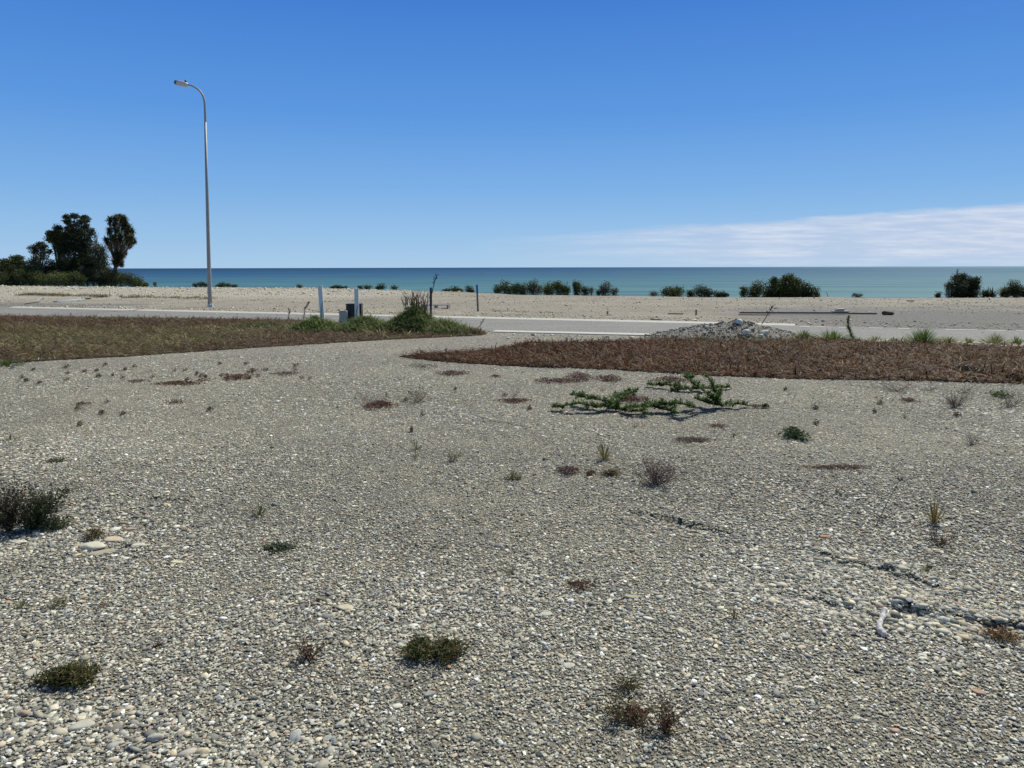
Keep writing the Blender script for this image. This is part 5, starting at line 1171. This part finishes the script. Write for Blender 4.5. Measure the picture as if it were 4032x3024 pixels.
bush(c1([(500, 265, 30, 26), (440, 305, 34, 20), (490, 315, 60, 36), (470, 360, 48, 34), (525, 350, 40, 44), (520, 410, 44, 30), (535, 470, 46, 44), (500, 430, 30, 24)]), 55.2, 'dark leaning tree crown left of the tallest tree', DARKB+BUSH[:2], .75, .10, 'coastal_tree', 'tree', TG, extra=[c1([(545, 300, 0, 0)])[0][:2]+(4, -22, 6)], trunks=[c1([(520, 720, 0, 0)])[0][:2]], root=c1([(520, 720, 0, 0)])[0][:2])
bush(c1([(350, 400, 40, 15), (285, 432, 40, 16), (330, 425, 55, 20), (385, 420, 26, 14), (370, 460, 46, 26), (375, 510, 42, 36), (440, 470, 10, 22), (300, 470, 26, 20)]), 55.6, 'small windswept tree with a flat crown and grey bare trunk', DARKB+GREYB[:1], .5, .09, 'coastal_tree', 'tree', TG, extra=[c1([(300, 560, 0, 0)])[0][:2]+(-3, -50, 9), c1([(260, 480, 0, 0)])[0][:2]+(-6, -14, 6)], trunks=[c1([(330, 690, 0, 0)])[0][:2]], root=c1([(330, 690, 0, 0)])[0][:2])
bush(c1([(150, 650, 90, 60), (40, 660, 90, 60), (230, 650, 60, 50), (150, 520, 52, 20), (60, 562, 56, 26), (130, 560, 76, 32), (20, 600, 50, 40), (110, 620, 80, 50), (200, 590, 50, 44), (-60, 590, 60, 50), (-150, 600, 80, 60)]), 54.5, 'dark green bush cut by the left edge', BUSH, .9, .09, group=TG)
bush(c1([(30, 690, 50, 42), (120, 690, 70, 44), (-60, 690, 60, 50), (200, 680, 50, 46)]), 53.2, 'brownish lower bush in front at the left edge', BUSH+LIGHTB[:1]+[(.08, .06, .03)], .9, .08, group=TG)
bush(c1([(300, 560, 44, 50), (270, 620, 40, 40), (330, 640, 50, 40)]), 54.2, 'upright olive bush below the windswept tree', LIGHTB+GREYB[:1], .8, .09, group=TG)
bush(c1([(310, 690, 60, 46), (370, 700, 46, 40), (270, 710, 40, 30)]), 52.9, 'bright green low bush left of the cluster centre', LIGHTB, .9, .08, group=TG)
bush(c1([(490, 690, 60, 44), (550, 700, 54, 46), (600, 690, 40, 40), (450, 700, 30, 30)]), 52.9, 'bright green low bush under the leaning crown', LIGHTB, .9, .08, group=TG)
bush(c1([(560, 560, 50, 50), (600, 600, 50, 50), (480, 600, 50, 70), (420, 600, 40, 60), (430, 660, 60, 50), (520, 660, 60, 50), (600, 670, 60, 50), (350, 650, 50, 50)]), 54.8, 'dark undergrowth below the leaning crown', DARKB+BUSH[:1], .9, .09, group=TG)
bush(c1([(650, 690, 42, 50), (700, 705, 36, 30)]), 53.1, 'mid green bush in front of the tallest tree', BUSH+LIGHTB[:1], .9, .08, group=TG)
bush(c1([(860, 520, 60, 70), (900, 560, 46, 80), (850, 440, 36, 50), (905, 470, 26, 50)]), 55.0, 'grey brown half dead bush between the tallest tree and the palm like tree', GREYB[:2]+DARKB, .45, .08, 'coastal_shrub', 'shrub', TG, extra=[c1([(860, 560, 0, 0)])[0][:2]+(6, -60, 18), c1([(900, 600, 0, 0)])[0][:2]+(10, -60, 16), c1([(790, 735, 0, 0)])[0][:2]+(2, -60, 5), c1([(870, 735, 0, 0)])[0][:2]+(3, -60, 5)])
bush(c1([(880, 680, 70, 70), (800, 680, 60, 60), (720, 670, 60, 66), (940, 690, 50, 60), (980, 700, 40, 44)]), 54.0, 'black green bush at the foot of the tallest tree', DARKB, 1, .08, group=TG)
bush(c1([(1005, 690, 52, 56), (1060, 700, 36, 46)]), 53.0, 'dark bush at the foot of the palm like tree', BUSH, 1, .08, group=TG)
bush(c1([(1110, 700, 46, 42), (1160, 715, 48, 42), (1205, 735, 44, 28), (1265, 752, 26, 16)]), 52.6, 'green bush sloping down to the right end of the left cluster', BUSH+LIGHTB[:1], .9, .08, group=TG, upright_=.3)
# cabbage tree
y = 53.6; rb = c1([(1002, 700, 0, 0)])[0][:2]; base = atY(rb[0], rb[1], y); t = thing('cabbage_tree', (base.x, y, base.z-.3), 'cabbage tree with shaggy strap leaf heads at the right of the left cluster', 'tree', TG)
heads = [(958, 200, 34), (1010, 185, 34), (1045, 172, 34), (1085, 190, 34), (1000, 240, 40), (1070, 235, 42), (1115, 255, 36), (1145, 290, 30), (955, 290, 30), (1030, 295, 40), (1100, 310, 40), (1145, 350, 32), (1165, 378, 22), (930, 370, 30), (985, 350, 36), (1050, 360, 40), (1110, 370, 36), (1130, 410, 26), (960, 420, 34), (1020, 430, 40), (1070, 440, 34), (1010, 500, 40), (1055, 500, 38), (1085, 480, 22), (1030, 555, 36), (1060, 570, 26), (1000, 560, 26)]
S_ = MB(); F_ = MB(); jn = atY(*c1([(1010, 560, 0, 0)])[0][:2], y)
tube(S_, [base-Vector((0, 0, .3)), base.lerp(jn, .5), jn], [.17, .14, .13], (.13, .105, .08), 9)
for (x_, y_, r_) in heads:
    p = atY(*c1([(x_, y_, 0, 0)])[0][:2], y+random.uniform(-.6, .6)); rr = r_/2.212*y/F*1.45
    md = jn.lerp(p, .5)+Vector((random.gauss(0, .06), 0, -.05)); tube(S_, [jn, md, p], [.07, .055, .04], (.13, .105, .08), 6)
    n = 210; fresh = rng.uniform(0, 1, n) > .3; e = np.where(fresh, rng.uniform(-.2, 1.4, n), rng.uniform(-1.3, -.2, n))
    blades(F_, np.tile(np.array([p.x, p.y, p.z]), (n, 1))+rng.normal(0, .04, (n, 3)), rng.uniform(0, 6.28, n), e, rr*rng.uniform(.7, 1.25, n), np.full(n, .055), rng.uniform(.2, 1.2, n), np.where(fresh[:, None], pal([(.075, .085, .03), (.05, .06, .022), (.10, .105, .045)], n), pal([(.10, .09, .045), (.06, .055, .03)], n)))
S_.build('trunk', M_twig, t, smooth=True); F_.build('crown', M_blade, t)
# low scrub along the edge
def Yc(u): 
    x = (u-2016)/F*46; return float(crest(np.array([x]))[0])
for (sp_, dy, lb, cols, lz) in [
    (c1([(1350, 745, 8, 14)]), 1.2, 'tiny lone sprig on the bluff edge right of the left cluster', BUSH, .05),
    (c1([(1700, 755, 26, 10), (1750, 748, 30, 16), (1790, 755, 26, 12)]), 1.2, 'low straggly shrub just left of the street lamp', BUSH, .06),
    (c1([(1900, 764, 24, 8), (1935, 752, 30, 14), (1990, 760, 30, 10), (2040, 764, 26, 10)]), 1.2, 'low green shrub just right of the street lamp', BUSH+LIGHTB[:1], .06),
    (c3([(395, 192, 24, 14)]), 1.2, 'tiny two pronged shrub left of the taller white post', BUSH, .05),
    (c3([(690, 200, 26, 10), (730, 197, 36, 12), (785, 205, 26, 8)]), 1.2, 'low rounded shrub between the two white posts', DARKB, .06),
    (c3([(925, 200, 14, 12), (985, 200, 44, 18)]), 1.0, 'flat dark shrub just right of the shorter white post', BUSH, .06),
    (c3([(1110, 195, 32, 22), (1080, 205, 20, 12)]), 1.0, 'pointed spiky shrub second right of the shorter white post', DARKB+GREYB[:1], .06),
    (c3([(1222, 205, 24, 14)]), 1.0, 'small dark tuft like shrub before the dead brown shrub', BUSH, .06),
    (c3([(1690, 232, 40, 14), (1750, 225, 46, 24), (1790, 232, 26, 18)]), 1.0, 'round dark shrub right of the dark stake', BUSH, .07),
    (c3([(1650, 238, 20, 10)]), 1.0, 'small wispy shrub hugging the left of the round dark shrub', GREYB+BUSH, .06),
    (c3([(1868, 220, 26, 28), (1895, 238, 22, 14)]), 1.0, 'narrow spiky shrub left of the bright blue stake', DARKB, .06),
    (c4([(130, 220, 30, 30), (195, 200, 46, 44), (250, 225, 40, 28)]), 1.0, 'leftmost leafy mound of the long middle hedge', BUSH+LIGHTB[:1], .075),
    (c4([(290, 210, 34, 42), (345, 215, 44, 40)]), 1.0, 'second mound of the long middle hedge', BUSH, .075),
    (c4([(440, 180, 36, 44), (420, 220, 46, 34), (490, 220, 46, 32)]), 1.1, 'taller greyish wispy mound in the middle of the long hedge', GREYB+BUSH, .06),
    (c4([(590, 210, 46, 44), (560, 225, 26, 26)]), 1.0, 'olive mound right of the wispy one in the long hedge', LIGHTB, .075),
    (c4([(655, 185, 28, 38), (700, 215, 46, 44), (735, 225, 22, 30)]), 1.0, 'rightmost mound of the long hedge with a pointed top', BUSH+LIGHTB[:2], .075),
    (c4([(805, 190, 14, 50), (835, 205, 34, 50)]), 1.0, 'upright shrub with bare left stem just right of the long hedge', BUSH+LIGHTB[:1], .07),
    (c4([(895, 232, 26, 28)]), 1.0, 'small dark round shrub between the upright ones', DARKB, .07),
    (c4([(948, 220, 20, 26)]), 1.0, 'thin grey green shrub right of the small dark round one', GREYB+BUSH, .05),
    (c4([(1010, 245, 18, 18), (1085, 205, 34, 50), (1150, 235, 26, 26), (1050, 225, 26, 34)]), 1.0, 'pyramid shaped grey green shrub standing alone near the centre', GREYB+BUSH, .06),
    (c4([(1490, 255, 40, 20)]), 1.2, 'faint grey scrub left of the twin dark shrubs', GREYB, .045),
    (c4([(1600, 235, 44, 34), (1660, 245, 40, 30), (1700, 232, 50, 38)]), .9, 'olive rounded shrub, left of the twin dark shrubs', BUSH+LIGHTB[:1], .07),
    (c4([(1815, 258, 34, 24), (1900, 230, 52, 42), (1960, 245, 46, 32), (2060, 262, 50, 22), (2110, 270, 30, 12)]), .9, 'low dark shrub trailing off to the right of the olive one', DARKB+BUSH[:1], .07),
    (c5([(230, 265, 24, 34), (330, 240, 40, 42), (300, 270, 40, 30)]), .9, 'left shoulder of the biggest middle bush', BUSH, .07),
    (c5([(545, 175, 46, 30), (600, 205, 34, 36), (445, 190, 18, 26), (470, 235, 80, 50), (540, 235, 84, 50), (600, 255, 40, 44), (430, 280, 70, 26), (560, 285, 90, 22)]), 1.1, 'biggest middle bush, domed and olive green against the sea', BUSH+LIGHTB[:1], .08),
    (c5([(670, 240, 40, 34), (705, 270, 46, 32), (745, 292, 18, 12), (660, 285, 40, 20)]), .9, 'right shoulder of the biggest middle bush', DARKB+BUSH[:2], .07),
    (c5([(1035, 292, 34, 12)]), 1.0, 'tiny wispy shrub alone on the bluff between the big bushes', BUSH+GREYB, .05),
    (c6([(1030, 560, 28, 44)]), .9, 'small egg shaped shrub at the left foot of the tall right bush', DARKB, .06),
    (c6([(1170, 450, 44, 36), (1200, 420, 30, 26)]), .9, 'side branch tuft left of the tall right bush', GREYB+DARKB, .055),
    (c6([(1290, 330, 66, 50), (1360, 320, 46, 46), (1300, 430, 90, 80), (1290, 540, 76, 66), (1400, 470, 90, 100), (1480, 380, 80, 60), (1540, 370, 56, 50), (1520, 450, 80, 60), (1450, 550, 90, 55), (1350, 560, 110, 50)]), .9, 'tall dense dark bush near the right edge', DARKB, .07),
    (c6([(2070, 440, 60, 70), (2110, 480, 50, 60), (2190, 520, 50, 80), (2260, 520, 60, 80), (2060, 520, 50, 40)]), .9, 'dark bush cut by the right edge', DARKB+BUSH[:1], .07)]:
    u_ = sum(p[0] for p in sp_)/len(sp_); big = 'tall dense' in lb or 'biggest' in lb
    ex = None
    if 'tall dense' in lb: ex = [(3768, 1080, 4, -26, 5)]
    if 'side branch' in lb: ex = [(3748, 1150, -40, 22, 5), (3735, 1130, -5, 36, 6), (3725, 1168, 10, -34, 6)]
    if 'pyramid' in lb: ex = [(2385, 1155, -22, -36, 14)]
    if 'middle of the long' in lb: ex = [(2100, 1150, 8, -45, 14)]
    if 'two pronged' in lb: ex = [(1178, 1133, -3, -16, 3), (1178, 1133, 12, -12, 3)]
    bush(sp_, Yc(u_)+dy, lb, cols, 1.25 if big else 1.0, lz, extra=ex, depth=.5)
# flax clump near the right edge
for (us, lb) in [((3868, 3915), 'spiky flax clump right of the tall right bush'), ((3915, 3962), 'taller spiky flax clump before the bush at the right edge')]:
    y = 41.0; t = None; F_ = MB(); cx = atY((us[0]+us[1])/2, 1172, y)
    for k in range(5):
        p = atY(random.uniform(*us), 1174, y+random.uniform(-.2, .4)); n = 46; r_ = rng.uniform(0, 1, n)
        blades(F_, np.tile(np.array([p.x, p.y, p.z]), (n, 1))+rng.normal(0, .05, (n, 3)), rng.uniform(0, 6.28, n), np.pi/2-r_*.8, rng.uniform(.35, .72, n)*(1.12 if us[0] > 3900 else .95), np.full(n, .045), rng.uniform(.1, 1.1, n), pal([(.035, .05, .018), (.055, .07, .025), (.02, .03, .012), (.25, .25, .17)] if us[0] > 3900 else [(.035, .05, .018), (.055, .07, .025), (.02, .03, .012)], n))
    o = F_.build('flax_bush', M_blade, origin=(cx.x, y, cx.z)); tag(o, lb, 'flax', 'shrubs along the bluff edge')
# dry grass line at the foot of the bank on the left, and on the verge
def grassline(pts, n, spread, h, label, cols):
    P = [at(u, v) for u, v in pts]; k = len(P)-1; tt = rng.uniform(0, k, n); i = np.minimum(tt.astype(int), k-1); f = tt-i
    A = np.array([[p.x, p.y] for p in P]); q = A[i]*(1-f)[:, None]+A[i+1]*f[:, None]+rng.normal(0, 1, (n, 2))*np.array(spread)
    keep = vnoise(q[:, 0], q[:, 1]*.3, 1.2, 6.) > -.15; q = q[keep]; n = len(q)
    mb = MB(); z = H(q[:, 0], q[:, 1]); blades(mb, np.stack([q[:, 0], q[:, 1], z-.01], -1), rng.uniform(0, 6.28, n), rng.uniform(.5, 1.5, n), h*rng.uniform(.4, 1.2, n), np.full(n, .022), rng.uniform(.1, .8, n), pal(cols, n))
    tag(mb.build('grass', M_blade), label, 'grass', kind='stuff')
grassline([(-400, 1163), (0, 1166), (160, 1166), (340, 1168)], 3600, (.8, .35), .20, 'olive dry grass line at the foot of the bank at far left', OLIVE+STRAW[:2]+[(.10, .085, .05)])
grassline([(390, 1170), (520, 1172)], 1100, (.4, .4), .22, 'grey green dry grass patch at the foot of the bank', OLIVE+[(.10, .10, .06)])
grassline([(560, 1170), (720, 1174), (800, 1178)], 1300, (.5, .35), .16, 'thin dry grass line left of the street lamp', OLIVE+STRAW[:2])
grassline([(-400, 1118), (0, 1119), (250, 1121), (400, 1125)], 3000, (1.0, .5), .28, 'olive grass along the front of the left tree cluster', OLIVE+GREEN[:1])
grassline([(1780, 1222), (2050, 1228), (2350, 1237)], 900, (.6, .25), .05, 'low dark dead growth along the far verge', [(.12, .09, .06), (.09, .07, .05), (.16, .12, .08)])
